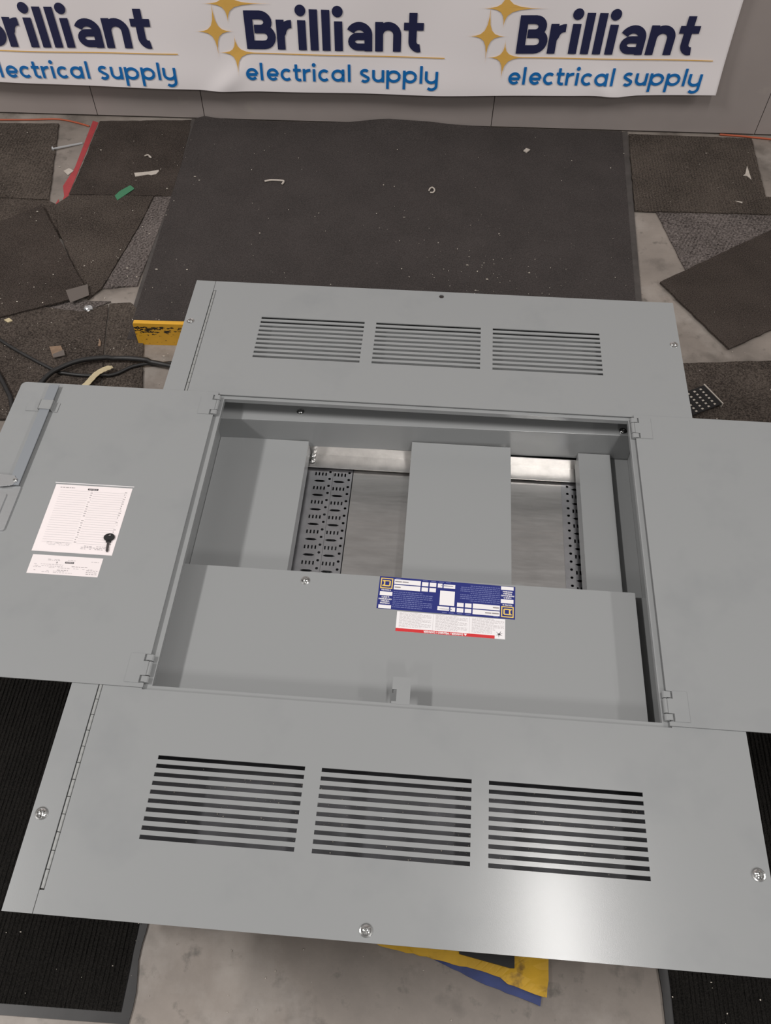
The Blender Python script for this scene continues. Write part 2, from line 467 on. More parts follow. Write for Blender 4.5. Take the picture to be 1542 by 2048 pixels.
    def build(self, name, mats, parent=None, loc=(0, 0, 0), smooth=False):
        me = bpy.data.meshes.new(name)
        me.from_pydata(self.v, [], self.f)
        for mm in (mats if isinstance(mats, (list, tuple)) else [mats]):
            me.materials.append(mm)
        me.polygons.foreach_set('material_index', self.m)
        if smooth:
            me.polygons.foreach_set('use_smooth', [True] * len(me.polygons))
        me.update()
        o = bpy.data.objects.new(name, me)
        COL.objects.link(o)
        o.location = loc
        if parent:
            o.parent = parent
        return o


def tag(o, label=None, cat=None, group=None, kind=None):
    if label:
        o['label'] = label
    if cat:
        o['category'] = cat
    if group:
        o['group'] = group
    if kind:
        o['kind'] = kind
    return o

def child(o, name, parent, loc, rz=0.0):
    """a copy of a part, sharing its mesh"""
    c = o.copy()
    c.name = name
    COL.objects.link(c)
    c.parent = parent
    c.location = loc
    c.rotation_euler = (0, 0, rz)
    return c

def smooth_path(pts, n=6):
    out = []
    P = [Vector(p) for p in pts]
    for i in range(len(P) - 1):
        p0, p1, p2, p3 = P[max(i - 1, 0)], P[i], P[i + 1], P[min(i + 2, len(P) - 1)]
        for k in range(n):
            t = k / n
            out.append(0.5 * ((2 * p1) + (p2 - p0) * t + (2 * p0 - 5 * p1 + 4 * p2 - p3) * t * t + (3 * p1 - p0 - 3 * p2 + p3) * t ** 3))
    out.append(P[-1])
    return out

def round_rect(x0, x1, y0, y1, radii, n=5):
    """corner radii in the order bl, br, tr, tl"""
    pts = []
    for (cx, cy, sx_, sy_, a0), r in zip(((x0, y0, 1, 1, math.pi), (x1, y0, -1, 1, 1.5 * math.pi), (x1, y1, -1, -1, 0), (x0, y1, 1, -1, 0.5 * math.pi)), radii):
        if r <= 0:
            pts.append((cx, cy))
            continue
        for k in range(n + 1):
            a = a0 + 0.5 * math.pi * k / n
            pts.append((cx + sx_ * r + r * math.cos(a), cy + sy_ * r + r * math.sin(a)))
    return pts

def text_faces(mb, s, size, x, y, z, mi, rot=0.0, bold=0.0, align='CENTER'):
    """flat lettering added to a mesh"""
    cu = bpy.data.curves.new('lettering', 'FONT')
    cu.body = s
    cu.size = size
    cu.align_x = align
    cu.align_y = 'CENTER'
    cu.offset = bold
    cu.resolution_u = 2
    ob = bpy.data.objects.new('lettering', cu)
    me = bpy.data.meshes.new_from_object(ob)
    ca, sa = math.cos(rot), math.sin(rot)
    n = len(mb.v)
    mb.v += [(x + v.co.x * ca - v.co.y * sa, y + v.co.x * sa + v.co.y * ca, z) for v in me.vertices]
    for p in me.polygons:
        mb.f.append(tuple(n + i for i in p.vertices))
        mb.m.append(mi)
    bpy.data.objects.remove(ob)
    bpy.data.curves.remove(cu)
    bpy.data.meshes.remove(me)

# ------------------------------------------------------------------ the setting: floor and wall
mb = MB()
G = 24
for i in range(G):
    for j in range(G):
        x0, x1 = -4 + 8 * i / G, -4 + 8 * (i + 1) / G
        y0, y1 = -2.2 + (WALL_Y + 2.212) * j / G, -2.2 + (WALL_Y + 2.212) * (j + 1) / G
        mb.face([(x0, y0, 0), (x1, y0, 0), (x1, y1, 0), (x0, y1, 0)])
floor = mb.build('floor', M['concrete'])
tag(floor, 'stained grey concrete floor showing between carpet scraps and mats', kind='structure')

wall = MB()
wall.box(-4, 4, WALL_Y + 0.012, WALL_Y + 0.1, -0.01, 2.45)
wall = tag(wall.build('wall_back', M['wall']), 'grey painted board wall behind the white banner', kind='structure')
edges = [-4.0, -3.0, -2.1, -1.078, -0.692, 0.339, 1.288, 2.3, 3.3, 4.0]
for a, c in zip(edges[:-1], edges[1:]):
    p = MB()
    p.box(a + 0.0014, c - 0.0014, WALL_Y, WALL_Y + 0.012, 0.007, 2.45)
    p.build('wall_panel', M['wall'], wall)

# ------------------------------------------------------------------ banner
LOGO_X, LOGO_Z, SLOPE = -0.503, 0.269, 0.0145

def banner_bottom(x):
    pts = [(-2.3, 0.150), (-1.372, 0.138), (-0.9, 0.134), (-0.687, 0.131), (-0.56, 0.127), (-0.476, 0.130), (0.146, 0.136), (0.695, 0.151), (0.76, 0.147), (0.82, 0.153), (1.09, 0.164)]
    for (a, za), (c, zc) in zip(pts[:-1], pts[1:]):
        if a <= x <= c:
            return za + (zc - za) * (x - a) / (c - a)
    return pts[-1][1]

def banner_y(x, z):
    w = 0.0035 * math.sin(x * 5.1 + 2.0 * z) + 0.002 * math.sin(x * 13 - 9 * z + 1)
    w += 0.008 * math.exp(-(((x + 0.60) + (z - 0.14) * -0.9) / 0.045) ** 2) * math.exp(-((z - 0.14) / 0.07) ** 2)
    w += 0.007 * math.exp(-(((x - 0.72) + (z - 0.15) * 0.5) / 0.04) ** 2) * math.exp(-((z - 0.15) / 0.06) ** 2)
    return WALL_Y - 0.030 - w - 0.010 * math.exp(-((z - 0.13) / 0.10) ** 2)

bn = MB()
NX, NZ = 340, 64
bx0, bx1, btop = -2.3, 1.086, 1.15
def bpt(i, j, back=0.0):
    x = bx0 + (bx1 - bx0) * i / NX
    zb = banner_bottom(x)
    z = zb + (btop - zb) * (j / NZ) ** 1.6
    xx = x - 0.05 * (z - 0.16) * max(0.0, (x - 0.9)) / 0.19 if x > 0.9 else x
    return (xx, banner_y(x, z) + back, z)
for i in range(NX):
    for j in range(NZ):
        bn.face([bpt(i, j), bpt(i + 1, j), bpt(i + 1, j + 1), bpt(i, j + 1)])
banner = bn.build('wall_banner', M['banner'], smooth=False)
bmx = bmesh.new()
bmx.from_mesh(banner.data)
bmesh.ops.remove_doubles(bmx, verts=bmx.verts, dist=0.0002)
bmx.to_mesh(banner.data)
bmx.free()
for p in banner.data.polygons:
    p.use_smooth = abs(p.normal.y) > 0.7
sd = banner.modifiers.new('thickness', 'SOLIDIFY')
sd.thickness = 0.0015
sd.offset = -1.0
tag(banner, 'long white vinyl banner with repeated navy, blue and gold logos on the wall', 'banner')

class Ink:
    """flat strokes in logo coordinates (u right, w up) laid on the banner's surface"""
    def __init__(self, u0, w0):
        self.mb, self.u0, self.w0 = MB(), u0, w0
    def pt(self, u, w, lift=0.0030):
        x = self.u0 + u
        z = self.w0 + w + SLOPE * u
        return (x, banner_y(x, z) - lift, z)
    def stroke(self, pts, wd):
        P = [Vector((p[0], p[1])) for p in pts]
        # subdivide straight runs so that the ink follows the folds
        Q = [P[0]]
        for a, c in zip(P[:-1], P[1:]):
            k = max(1, int((c - a).length / 0.02))
            for i in range(1, k + 1):
                Q.append(a + (c - a) * i / k)
        P = Q
        L_, R_ = [], []
        for i, p in enumerate(P):
            t = Vector((0, 0))
            if i > 0:
                t += (p - P[i - 1]).normalized()
            if i < len(P) - 1:
                t += (P[i + 1] - p).normalized()
            t.normalize()
            n = Vector((-t.y, t.x)) * wd / 2
            L_.append(p + n)
            R_.append(p - n)
        for i in range(len(P) - 1):
            self.mb.face([self.pt(*R_[i]), self.pt(*R_[i + 1]), self.pt(*L_[i + 1]), self.pt(*L_[i])])
    def disc(self, u, w, r, n=18):
        self.mb.face([self.pt(u + r * math.cos(2 * math.pi * k / n), w + r * math.sin(2 * math.pi * k / n)) for k in range(n)])
    def star(self, u, w, left, right, up, down, n=10, lift=0.0030):
        ring = []
        for q, (a, b_) in enumerate(((right, up), (left, up), (left, down), (right, down))):
            for k in range(n):
                t = 0.5 * math.pi * k / n
                ca, sa = math.cos(t), math.sin(t)
                if q % 2 == 1:
                    ca, sa = sa, ca
                sx_ = 1 if q in (0, 3) else -1
                sy_ = 1 if q in (0, 1) else -1
                ring.append((u + sx_ * a * ca ** 5.2, w + sy_ * b_ * sa ** 5.2))
        for k in range(len(ring)):
            self.mb.face([self.pt(u, w, lift), self.pt(*ring[k], lift), self.pt(*ring[(k + 1) % len(ring)], lift)])
        rc = 0.011
        core = [(u + rc * math.cos(2 * math.pi * k / 16) * (0.55 + 0.45 * abs(math.cos(4 * math.pi * k / 16))), w + rc * math.sin(2 * math.pi * k / 16) * (0.55 + 0.45 * abs(math.cos(4 * math.pi * k / 16)))) for k in range(16)]
        self.mb.face([self.pt(*q, lift) for q in core])

def arc(cu, cw, ru, rw, a0, a1, n=12):
    return [(cu + ru * math.cos(math.radians(a0 + (a1 - a0) * k / n)), cw + rw * math.sin(math.radians(a0 + (a1 - a0) * k / n))) for k in range(n + 1)]

def headline(ink):
    w, X, H = 0.027, 0.093, 0.120
    # B
    ink.stroke([(w / 2, 0), (w / 2, H)], w)
    ink.stroke([(0.004, H - w / 2)] + [(0.050, H - w / 2)] + arc(0.052, 0.0845, 0.023, 0.0215, 90, -90) + [(0.030, 0.063)], w)
    ink.stroke([(0.004, w / 2)] + [(0.056, w / 2)] + arc(0.060, 0.0385, 0.0245, 0.0245, -90, 90) + [(0.030, 0.063)], w)
    # r
    ink.stroke([(0.1150, 0), (0.1150, X)], 0.026)
    ink.stroke([(0.118, 0.050)] + arc(0.148, 0.050, 0.027, 0.030, 170, 92, 8) + [(0.152, 0.080)], 0.025)
    # i l l i
    for x, top in ((0.185, X), (0.2245, 0.127), (0.2640, 0.127), (0.3045, X)):
        ink.stroke([(x, 0), (x, top)], 0.0268)
    ink.disc(0.183, 0.1225, 0.0175)
    ink.disc(0.3025, 0.1225, 0.0175)
    # a
    ink.stroke(arc(0.372, 0.052, 0.030, 0.028, 158, 0, 14) + [(0.402, 0)], 0.0255)
    ink.stroke([(0.398, 0.0475), (0.372, 0.0475)] + arc(0.368, 0.0305, 0.021, 0.0170, 90, 270, 10) + [(0.400, 0.0135)], 0.0230)
    # n
    ink.stroke([(0.437, 0), (0.437, X)], 0.026)
    ink.stroke(arc(0.4665, 0.052, 0.0295, 0.0285, 180, 0, 16) + [(0.496, 0)], 0.026)
    # t
    ink.stroke([(0.546, 0.122), (0.546, 0.034)] + arc(0.5665, 0.034, 0.0205, 0.0215, 180, 285, 10), 0.026)
    ink.stroke([(0.517, 0.080), (0.581, 0.080)], 0.024)

def tag_second(S, T, ring, l_, X, D, w):
    # s
    cx_ = (T(1012) + T(1070)) / 2
    rs = (T(1070) - T(1012)) / 2 - w / 2
    S(arc(cx_, X * 0.735, rs, X * 0.265 - w / 2 + 0.0028, 35, 205, 10) + [(cx_, X * 0.5)] + arc(cx_, X * 0.265, rs, X * 0.265 - w / 2 + 0.0028, 25, -145, 10))
    # u
    S([(T(1092), X)] + arc((T(1092) + T(1148)) / 2, 0.018, (T(1148) - T(1092)) / 2, 0.0135, 180, 360, 12))
    S([(T(1148), X), (T(1148), 0)])
    for a, c2 in ((1176, 1254), (1274, 1350)):
        S([(T(a), D), (T(a), X)])
        S(ring(a - 6, c2, 0, 360)[1])
    l_(1374)
    S([(T(1404), X)] + arc((T(1404) + T(1466)) / 2, 0.018, (T(1466) - T(1404)) / 2, 0.0135, 180, 360, 12))
    S([(T(1466), X), (T(1466), -0.006)] + arc((T(1410) + T(1466)) / 2, -0.006, (T(1466) - T(1410)) / 2, 0.0125, 0, -140, 10))

def tagline(ink, part):
    s, X, A, D, w = 5.71e-4, 0.0405, 0.057, -0.021, 0.0092
    b0 = -0.013
    ww = -0.100
    def T(x):
        return b0 + (x - 335) * s
    def S(pts):
        ink.stroke([(p[0], p[1] + ww) for p in pts], w)
    r = X / 2 - w / 2
    def ring(x0, x1, a0, a1):
        c = (T(x0) + T(x1)) / 2
        ru = (T(x1) - T(x0)) / 2 - w / 2
        return c, arc(c, X / 2, ru, r, a0, a1, 20)
    def e(x0, x1):
        c, p = ring(x0, x1, -42, -360)
        S(p[:1] + p[1:])
        S([(T(x0) + w * 0.6, X / 2 - 0.001), (T(x1) - w * 0.4, X / 2 - 0.001)])
    def c_(x0, x1):
        S(ring(x0, x1, -45, -315)[1])
    def l_(x):
        S([(T(x), 0), (T(x), A)])
    if part == 1:
        tag_second(S, T, ring, l_, X, D, w)
        return
    e(335, 407); l_(428); e(458, 530); c_(540, 612)
    S([(T(634), X + 0.014), (T(634), 0.012)] + arc(T(634) + 0.0105, 0.012, 0.0105, 0.0078, 180, 270, 6) + [(T(662), 0.0045)])
    S([(T(616), X - w / 2), (T(662), X - w / 2)])
    S([(T(681), 0), (T(681), X)])
    S(arc(T(681) + 0.020, 0.022, 0.020, 0.0145, 175, 85, 8))
    S([(T(740), 0), (T(740), X)])
    ink.disc(T(740), X + 0.013 + ww, 0.0066, 12)
    c_(764, 836)
    c, p = ring(842, 920, 0, 360)
    S(p)
    S([(T(920) - w / 2, 0), (T(920) - w / 2, X)])
    l_(948)

for k in (-1, 0, 1):
    u0, w0 = LOGO_X + 0.888 * k, LOGO_Z + SLOPE * 0.888 * k
    ink = Ink(u0, w0)
    headline(ink)
    tag(ink.mb.build('headline_lettering', M['navy'], banner), 'heavy navy lettering')
    for part in (0, 1):
        ink = Ink(u0, w0)
        tagline(ink, part)
        tag(ink.mb.build('tagline_lettering', M['sky'], banner), 'rounded blue lettering')
    for (u, w, l_, r_, up, dn, lf) in ((-0.052, 0.140, 0.085, 0.149, 0.075, 0.066, 0.0026), (-0.098, 0.055, 0.071, 0.068, 0.108, 0.092, 0.0028), (-0.038, -0.012, 0.066, 0.10, 0.062, 0.079, 0.0030)):
        ink = Ink(u0, w0)
        ink.star(u, w, l_, r_, up, dn, lift=lf)
        tag(ink.mb.build('gold_star', M['gold'], banner), 'four pointed gold sparkle')
    ink = Ink(u0, w0)
    ink.stroke([(-0.03, -0.0125), (0.655, -0.0165)], 0.0030)
    ink.mb.build('gold_rule', M['gold'], banner)

# ------------------------------------------------------------------ carpet scraps and mats on the floor
HEIGHTS = []      # (polygon, top) used to rest litter on what lies below it

def in_poly(x, y, P):
    c = False
    for i in range(len(P)):
        x1, y1 = P[i][:2]
        x2, y2 = P[i - 1][:2]
        if (y1 > y) != (y2 > y) and x < (x2 - x1) * (y - y1) / (y2 - y1) + x1:
            c = not c
    return c

def ground(x, y):
    return max([0.0] + [t for P, t in HEIGHTS if in_poly(x, y, P)])

def ragged(P, amp=0.0015, step=0.02):
    out = []
    for i in range(len(P)):
        a, c = Vector(P[i]), Vector(P[(i + 1) % len(P)])
        k = max(1, int((c - a).length / step))
        n = Vector((-(c - a).y, (c - a).x)).normalized()
        for j in range(k):
            q = a + (c - a) * j / k + (n * random.uniform(-amp, amp) if j else Vector((0, 0)))
            out.append((q.x, q.y))
    return out

def carpet_scrap(P, z0, z1, m, label):
    mb = MB()
    mb.prism(ragged(P), z0, z1)
    o = mb.build('carpet_tile', M[m])
    HEIGHTS.append((P, z1))
    return tag(o, label, 'carpet tile', 'loose carpet tiles around the floor')

carpet_scrap(TILE_A, 0.0, 0.006, 'carpetr', 'brown ribbed carpet tile against the wall, on the far side of the red tape')
carpet_scrap(TILE_A2, 0.0, 0.003, 'carpet', 'brown carpet tile mostly covered by the dark slanted tile')
carpet_scrap(TILE_B, 0.0, 0.006, 'carpetd', 'dark carpet tile between the red tape and the big charcoal mat, holding the green tape')
carpet_scrap(TILE_C, 0.003, 0.008, 'carpet', 'brown carpet tile just below the green tape scrap')
carpet_scrap(TILE_C2, 0.0, 0.006, 'carpetc', 'narrow coarse greyish carpet wedge along the charcoal mat edge')
carpet_scrap(TILE_D, 0.0105, 0.0160, 'carpetd', 'dark brown carpet tile lying slanted on top of other tiles')
carpet_scrap(TILE_E0, 0.0, 0.005, 'carpetc', 'thin coarse carpet sliver under the taupe rectangle')
carpet_scrap(TILE_E, 0.005, 0.010, 'carpet', 'brown carpet tile crossed by black cables with wood bits on it')
carpet_scrap(TILE_F, 0.0, 0.006, 'carpetr', 'small brown carpet piece beside the yellow bar')
carpet_scrap(TILE_G, 0.004, 0.009, 'carpetr', 'square ribbed carpet tile at the wall below the banner corner')
carpet_scrap(TILE_H, 0.0, 0.004, 'carpetc', 'coarse speckled carpet tile with one slanted cut edge')
carpet_scrap(TILE_I, 0.004, 0.010, 'carpetd', 'dark brown carpet tile turned cornerwise on bare concrete')
carpet_scrap(TILE_J, 0.0, 0.006, 'carpet', 'brown carpet tile under the black perforated sheet')

# big charcoal mat whose far edge rucks up against the wall
def prof(x):
    for (a, za), (c, zc) in zip(MAT_PROFILE[:-1], MAT_PROFILE[1:]):
        if a <= x <= c:
            return za + (zc - za) * (x - a) / (c - a)
    return 0.006
mat_root = bpy.data.objects.new('floor_mat', None)
COL.objects.link(mat_root)
mat_root.location = (0.04, 2.2, 0)
tag(mat_root, 'large worn charcoal floor mat spread between the wall and the panelboard', 'mat')
def mat_x(s, y):
    l = -0.737 + (-0.756 + 0.737) * (2.82 - y) / 0.95
    r = 0.830 + (0.747 - 0.830) * (2.82 - y) / 0.90
    return l + (r - l) * s
def mat_pt(s, y, lift=0.0):
    x = mat_x(s, y)
    t = max(0.0, (y - 2.66) / (WALL_Y - 0.008 - 2.66))
    z = 0.007 + max(0.0, prof(x) - 0.004) * t ** 2.2 + lift
    return (x - 0.04, y - 2.2, z)
def mat_strip(s0, s1, n, lift, name, m):
    g = MB()
    ys = [1.70 + (2.60 - 1.70) * k / 14 for k in range(14)] + [2.60 + (WALL_Y - 0.008 - 2.60) * k / 10 for k in range(11)]
    for i in range(n):
        a, c = s0 + (s1 - s0) * i / n, s0 + (s1 - s0) * (i + 1) / n
        for y0, y1 in zip(ys[:-1], ys[1:]):
            g.face([mat_pt(a, y0, lift), mat_pt(c, y0, lift), mat_pt(c, y1, lift), mat_pt(a, y1, lift)])
        g.face([mat_pt(c, ys[-1], lift), mat_pt(a, ys[-1], lift), mat_pt(a, ys[-1], -0.007), mat_pt(c, ys[-1], -0.007)][::-1])
        g.face([mat_pt(a, ys[0], lift), mat_pt(c, ys[0], lift), mat_pt(c, ys[0], -0.007), mat_pt(a, ys[0], -0.007)][::-1])
    for s, fl in ((s0, 1), (s1, 0)):
        for y0, y1 in zip(ys[:-1], ys[1:]):
            q = [mat_pt(s, y0, lift), mat_pt(s, y1, lift), mat_pt(s, y1, -0.007), mat_pt(s, y0, -0.007)]
            g.face(q[::-1] if not fl else q)
    return g.build(name, M[m], mat_root)
mat_strip(0.008, 0.987, 44, 0.0, 'mat_surface', 'matdark')
mat_strip(0.0, 0.008, 1, -0.002, 'rubber_border', 'rubber')
mat_strip(0.987, 1.0, 1, -0.002, 'rubber_border', 'rubber')
HEIGHTS.append(([(-0.74, 2.8), (-0.755, 1.7), (0.72, 1.7), (0.82, 2.8)], 0.0075))

# two black ribbed entrance mats under the panelboard
def ribbed_mat(x0, x1, y0, y1, border_side, label):
    root = bpy.data.objects.new('ribbed_mat', None)
    COL.objects.link(root)
    root.location = ((x0 + x1) / 2, (y0 + y1) / 2, 0)
    tag(root, label, 'mat', 'black ribbed mats')
    ox_, oy_ = root.location.x, root.location.y
    g = MB()
    bw = 0.017
    xa, xb = (x0 + 0.0, x1 - bw) if border_side > 0 else (x0 + bw, x1)
    pitch = 0.0080
    n = int((xb - xa) / pitch)
    ny = 40
    prof_ = [(0.0, 0.0060), (0.2, 0.0064), (0.38, 0.0078), (0.62, 0.0080), (0.8, 0.0064)]
    xs = [(xa + (i + u) * pitch, z) for i in range(n) for u, z in prof_] + [(xb, 0.0060)]
    rows = []
    for j in range(ny + 1):
        y = y0 + bw + (y1 - y0 - bw) * j / ny
        rows.append([(x - ox_ + random.uniform(-0.0006, 0.0006), y - oy_, z + random.uniform(-0.0005, 0.0005)) for x, z in xs])
    nv = len(xs)
    g.v = [p for r in rows for p in r]
    for j in range(ny):
        for i in range(nv - 1):
            g.f.append((j * nv + i, j * nv + i + 1, (j + 1) * nv + i + 1, (j + 1) * nv + i))
            g.m.append(0)
    g.build('ribbed_surface', M['rib'], root)
    e = MB()
    wav = lambda t: 0.0035 * math.sin(t * 23) + 0.002 * math.sin(t * 61)
    P = [(x0 - ox_, y0 - oy_), (x1 - ox_, y0 - oy_)]
    if border_side > 0:
        side = [(x1 - ox_ + wav(y), y - oy_) for y in [y0 + (y1 - y0) * k / 40 for k in range(1, 41)]]
        P += side + [(x0 - ox_, y1 - oy_)]
    else:
        P += [(x1 - ox_, y1 - oy_)] + [(x0 - ox_ + wav(y), y - oy_) for y in [y1 - (y1 - y0) * k / 40 for k in range(0, 40)]]
    e.prism(P, 0.0, 0.0038)
    e.build('vinyl_border', M['vinyl'], root)
    root.rotation_euler.z = math.radians(-2.2)
    HEIGHTS.append(([(x0, y0), (x1, y0), (x1, y1), (x0, y1)], 0.008))
    return root
ribbed_mat(-1.55, -0.398, 0.078, 1.05, 1, 'black ribbed mat with a vinyl edge, under the directory card side of the panelboard')
ribbed_mat(0.513, 1.65, -0.75, 1.05, -1, 'black ribbed mat reaching past the lower corner on the bare door side')

# ------------------------------------------------------------------ the panelboard: local x across, y towards the wall, z = 0 on the face of the trim
ZB = 0.30
PM = Matrix.Translation(PANEL_POS) @ Matrix(PANEL_ROT).to_4x4() @ Matrix.Translation((0, 0, -ZB))
panel = bpy.data.objects.new('electrical_panelboard', None)
COL.objects.link(panel)
panel.matrix_world = PM
tag(panel, 'open grey steel electrical panelboard lying face up with both doors swung wide', 'panelboard')
UP = (0, 0, ZB)

# box
mb = MB()
X0, X1, Y0, Y1, ZF = -0.495, 0.495, -0.60, 0.62, -0.0045
mb.box(X0, X1, Y0, Y1, -0.300, -0.297)
mb.box(X0, X0 + 0.002, Y0, Y1, -0.297, ZF)
mb.box(X1 - 0.002, X1, Y0, Y1, -0.297, ZF)
mb.box(X0 + 0.002, X1 - 0.002, Y0, Y0 + 0.002, -0.297, ZF)
mb.box(X0 + 0.002, X1 - 0.002, Y1 - 0.002, Y1, -0.297, ZF)
mb.build('enclosure_box', M['box'], panel, UP)

# trim, in two leaves either side of the piano hinge
T0 = -0.0022
mb = MB()
mb.sheet(-0.5335, -0.4900, -0.6545, 0.6545, T0, 0.0)
mb.build('trim_side_strip', M['trim'], panel, UP)

slots = []
for s in (1, -1):
    for gx0, gx1 in ((-0.3665, -0.1400), (-0.1145, 0.1120), (0.1378, 0.3655)):
        for k in range(10):
            yc = s * 0.5465 - s * 0.00305 - s * k * 0.01295
            slots.append((gx0, gx1, yc - 0.0031, yc + 0.0031))
OPEN = (-0.4185, 0.4205, -0.3210, 0.3145)
mb = MB()
mb.sheet(-0.4823, 0.5335, -0.630, 0.600, T0, 0.0, slots + [OPEN])
mb.sheet(-0.4823, 0.5335, 0.600, 0.6545, T0, 0.0, [(0.0232 - 0.0055, 0.0232 + 0.0055, 0.6393 - 0.0055, 0.6393 + 0.0055, (0.29, 0.29))])
mb.sheet(-0.4823, 0.5335, -0.6545, -0.630, T0, 0.0)
mb.sheet(-0.4889, -0.4823, 0.6240, 0.6545, T0, 0.0)
mb.sheet(-0.4889, -0.4823, -0.6545, -0.6240, T0, 0.0)
mb.build('trim_front', M['trim'], panel, UP)

# piano hinge
mb = MB()
mb.box(-0.4905, -0.4818, -0.622, 0.622, -0.0100, -0.0085)
hinge = mb.build('piano_hinge', M['hinge'], panel, UP)
seg = MB()
n = 10
for i in range(n):
    a0, a1 = math.pi * i / n, math.pi * (i + 1) / n
    r, hl = 0.0027, 0.0122
    seg.face([(r * math.cos(a0), -hl, r * math.sin(a0) * 0.8), (r * math.cos(a0), hl, r * math.sin(a0) * 0.8), (r * math.cos(a1), hl, r * math.sin(a1) * 0.8), (r * math.cos(a1), -hl, r * math.sin(a1) * 0.8)][::-1])
for y, fl in ((-0.0122, 0), (0.0122, 1)):
    ring = [(0.0027 * math.cos(math.pi * i / n), y, 0.00216 * math.sin(math.pi * i / n)) for i in range(n + 1)]
    seg.face(ring if fl == 0 else ring[::-1])
kn0 = seg.build('hinge_knuckle', M['hinge'], hinge, (-0.4861, -0.6095, -0.0017))
for k in range(1, 49):
    child(kn0, 'hinge_knuckle', hinge, (-0.4861, -0.6095 + 0.0254 * k, -0.0017))

# lip round the opening
mb = MB()
mb.sheet(-0.4235, 0.4255, -0.3260, 0.3195, -0.0066, -0.0044, [(-0.4060, 0.4085, -0.3135, 0.3085)])
# turned-down inner edge
for a in ((-0.4060, -0.4046, -0.3135, 0.3085), (0.4071, 0.4085, -0.3135, 0.3085), (-0.4046, 0.4071, -0.3135, -0.3121), (-0.4046, 0.4071, 0.3071, 0.3085)):
    mb.box(*a, -0.0140, -0.0044)
mb.build('opening_lip', M['trim'], panel, UP)
# door catch standing on the lip
mb = MB()
mb.sheet(-0.0178, 0.0114, -0.3130, -0.2672, -0.0062, -0.0040, [(-0.0178, -0.0105, -0.3085, -0.2885)])
mb.box(0.0098, 0.0114, -0.3130, -0.2700, -0.0200, -0.0062)
mb.box(-0.0178, -0.0162, -0.2885, -0.2680, -0.0200, -0.0062)
mb.build('door_catch', M['trim'], panel, UP)

# screws
def screw_mesh(rad):
    s = MB()
    s.lathe([(rad * 1.0, 0.0), (rad * 1.0, rad * 0.16), (rad * 0.78, rad * 0.22)], 22)
    gap, R_ = rad * 0.10, rad * 0.66
    for qx, qy in ((1, 1), (-1, 1), (-1, -1), (1, -1)):
        for i in range(4):
            for k in range(5):
                def q(ii, kk):
                    r = R_ * ii / 4
                    a = 0.5 * math.pi * kk / 5
                    return (qx * (gap + r * math.cos(a)), qy * (gap + r * math.sin(a)), rad * 0.22 + rad * 0.34 * (1 - (ii / 4) ** 2))
                f_ = [q(i, k), q(i + 1, k), q(i + 1, k + 1), q(i, k + 1)]
                s.face(f_ if qx * qy > 0 else f_[::-1])
    return s
sc = screw_mesh(0.0082)
s0 = sc.build('cover_screw', M['screw'], panel, (-0.5200, 0.5218, ZB))
for i, (x, y, z, s, r) in enumerate(((-0.5185, -0.5224, 0, 1.15, 0.3), (0.5205, 0.5229, 0, 1.0, 1.1), (0.5165, -0.5265, 0, 1.15, 0.2), (-0.0275, -0.6396, 0, 1.1, 0.7),
                                     (-0.1907, -0.0764, -0.0488, 1.0, 0.5), (-0.2545, 0.3220, -0.0488, 0.95, 0.2), (0.4080, 0.3180, -0.0488, 0.9, 0.9),
                                     (-0.2330, 0.2925, -0.1562, 0.75, 0.4), (-0.2330, 0.2790, -0.1562, 0.75, 1.0))):
    c = child(s0, 'cover_screw', panel, (x, y, z + ZB), r)
    c.scale = (s, s, s)

# dead front inside
def plate(name, m, *boxes):
    g = MB()
    for bx in boxes:
        if len(bx) == 6:
            g.box(*bx)
        else:
            g.prism(*bx)
    o = g.build(name, M[m], panel, UP)
    if m == 'dead':
        bv = o.modifiers.new('edge', 'BEVEL')
        bv.width = 0.0007
        bv.segments = 2
    return o
# upper ledge: its front edge runs a little out of square, and folds down
YL, YR = 0.2930, 0.3065
g = MB()
g.prism([(-0.440, 0.375), (-0.440, YL - 0.0004), (0.436, YR + 0.0004), (0.436, 0.375)], -0.0510, -0.0490)
g.prism([(-0.440, YL + 0.0012), (-0.440, YL - 0.0004), (0.436, YR + 0.0004), (0.436, YR + 0.0020)], -0.1290, -0.0510)
led = g.build('dead_front_ledge', M['dead'], panel, UP)
bv = led.modifiers.new('edge', 'BEVEL')
bv.width = 0.0008
bv.segments = 2
plate('dead_front_cover', 'dead', (-0.4180, 0.3990, -0.360, -0.0570, -0.0508, -0.0488), (-0.4180, 0.3990, -0.0590, -0.0570, -0.128, -0.0508))
plate('inner_side_plate', 'dead', (-0.4275, -0.2385, -0.150, 0.2945, -0.1115, -0.1100), (-0.2400, -0.2385, -0.150, 0.2945, -0.150, -0.1115))
plate('inner_side_wall', 'dead', (-0.4300, -0.4280, -0.40, 0.2930, -0.150, -0.0510))
plate('inner_centre_plate', 'dead', (-0.0198, 0.1860, -0.150, 0.2980, -0.0985, -0.0970), (-0.0198, -0.0183, -0.150, 0.2980, -0.140, -0.0985), (0.1845, 0.1860, -0.150, 0.2980, -0.140, -0.0985))
plate('inner_side_plate', 'dead', (0.3280, 0.3940, -0.150, 0.3040, -0.1115, -0.1100), (0.3925, 0.3940, -0.150, 0.3040, -0.150, -0.1115), (0.3280, 0.3295, -0.150, 0.3040, -0.150, -0.1115))
plate('inner_side_wall', 'dead', (0.4340, 0.4360, -0.40, 0.3050, -0.150, -0.0510), (0.3942, 0.4340, -0.0560, 0.3050, -0.1260, -0.1250), (0.3995, 0.4340, -0.40, -0.0560, -0.0680, -0.0670))  # wall, plus channel floors added to lift the black gap to grey
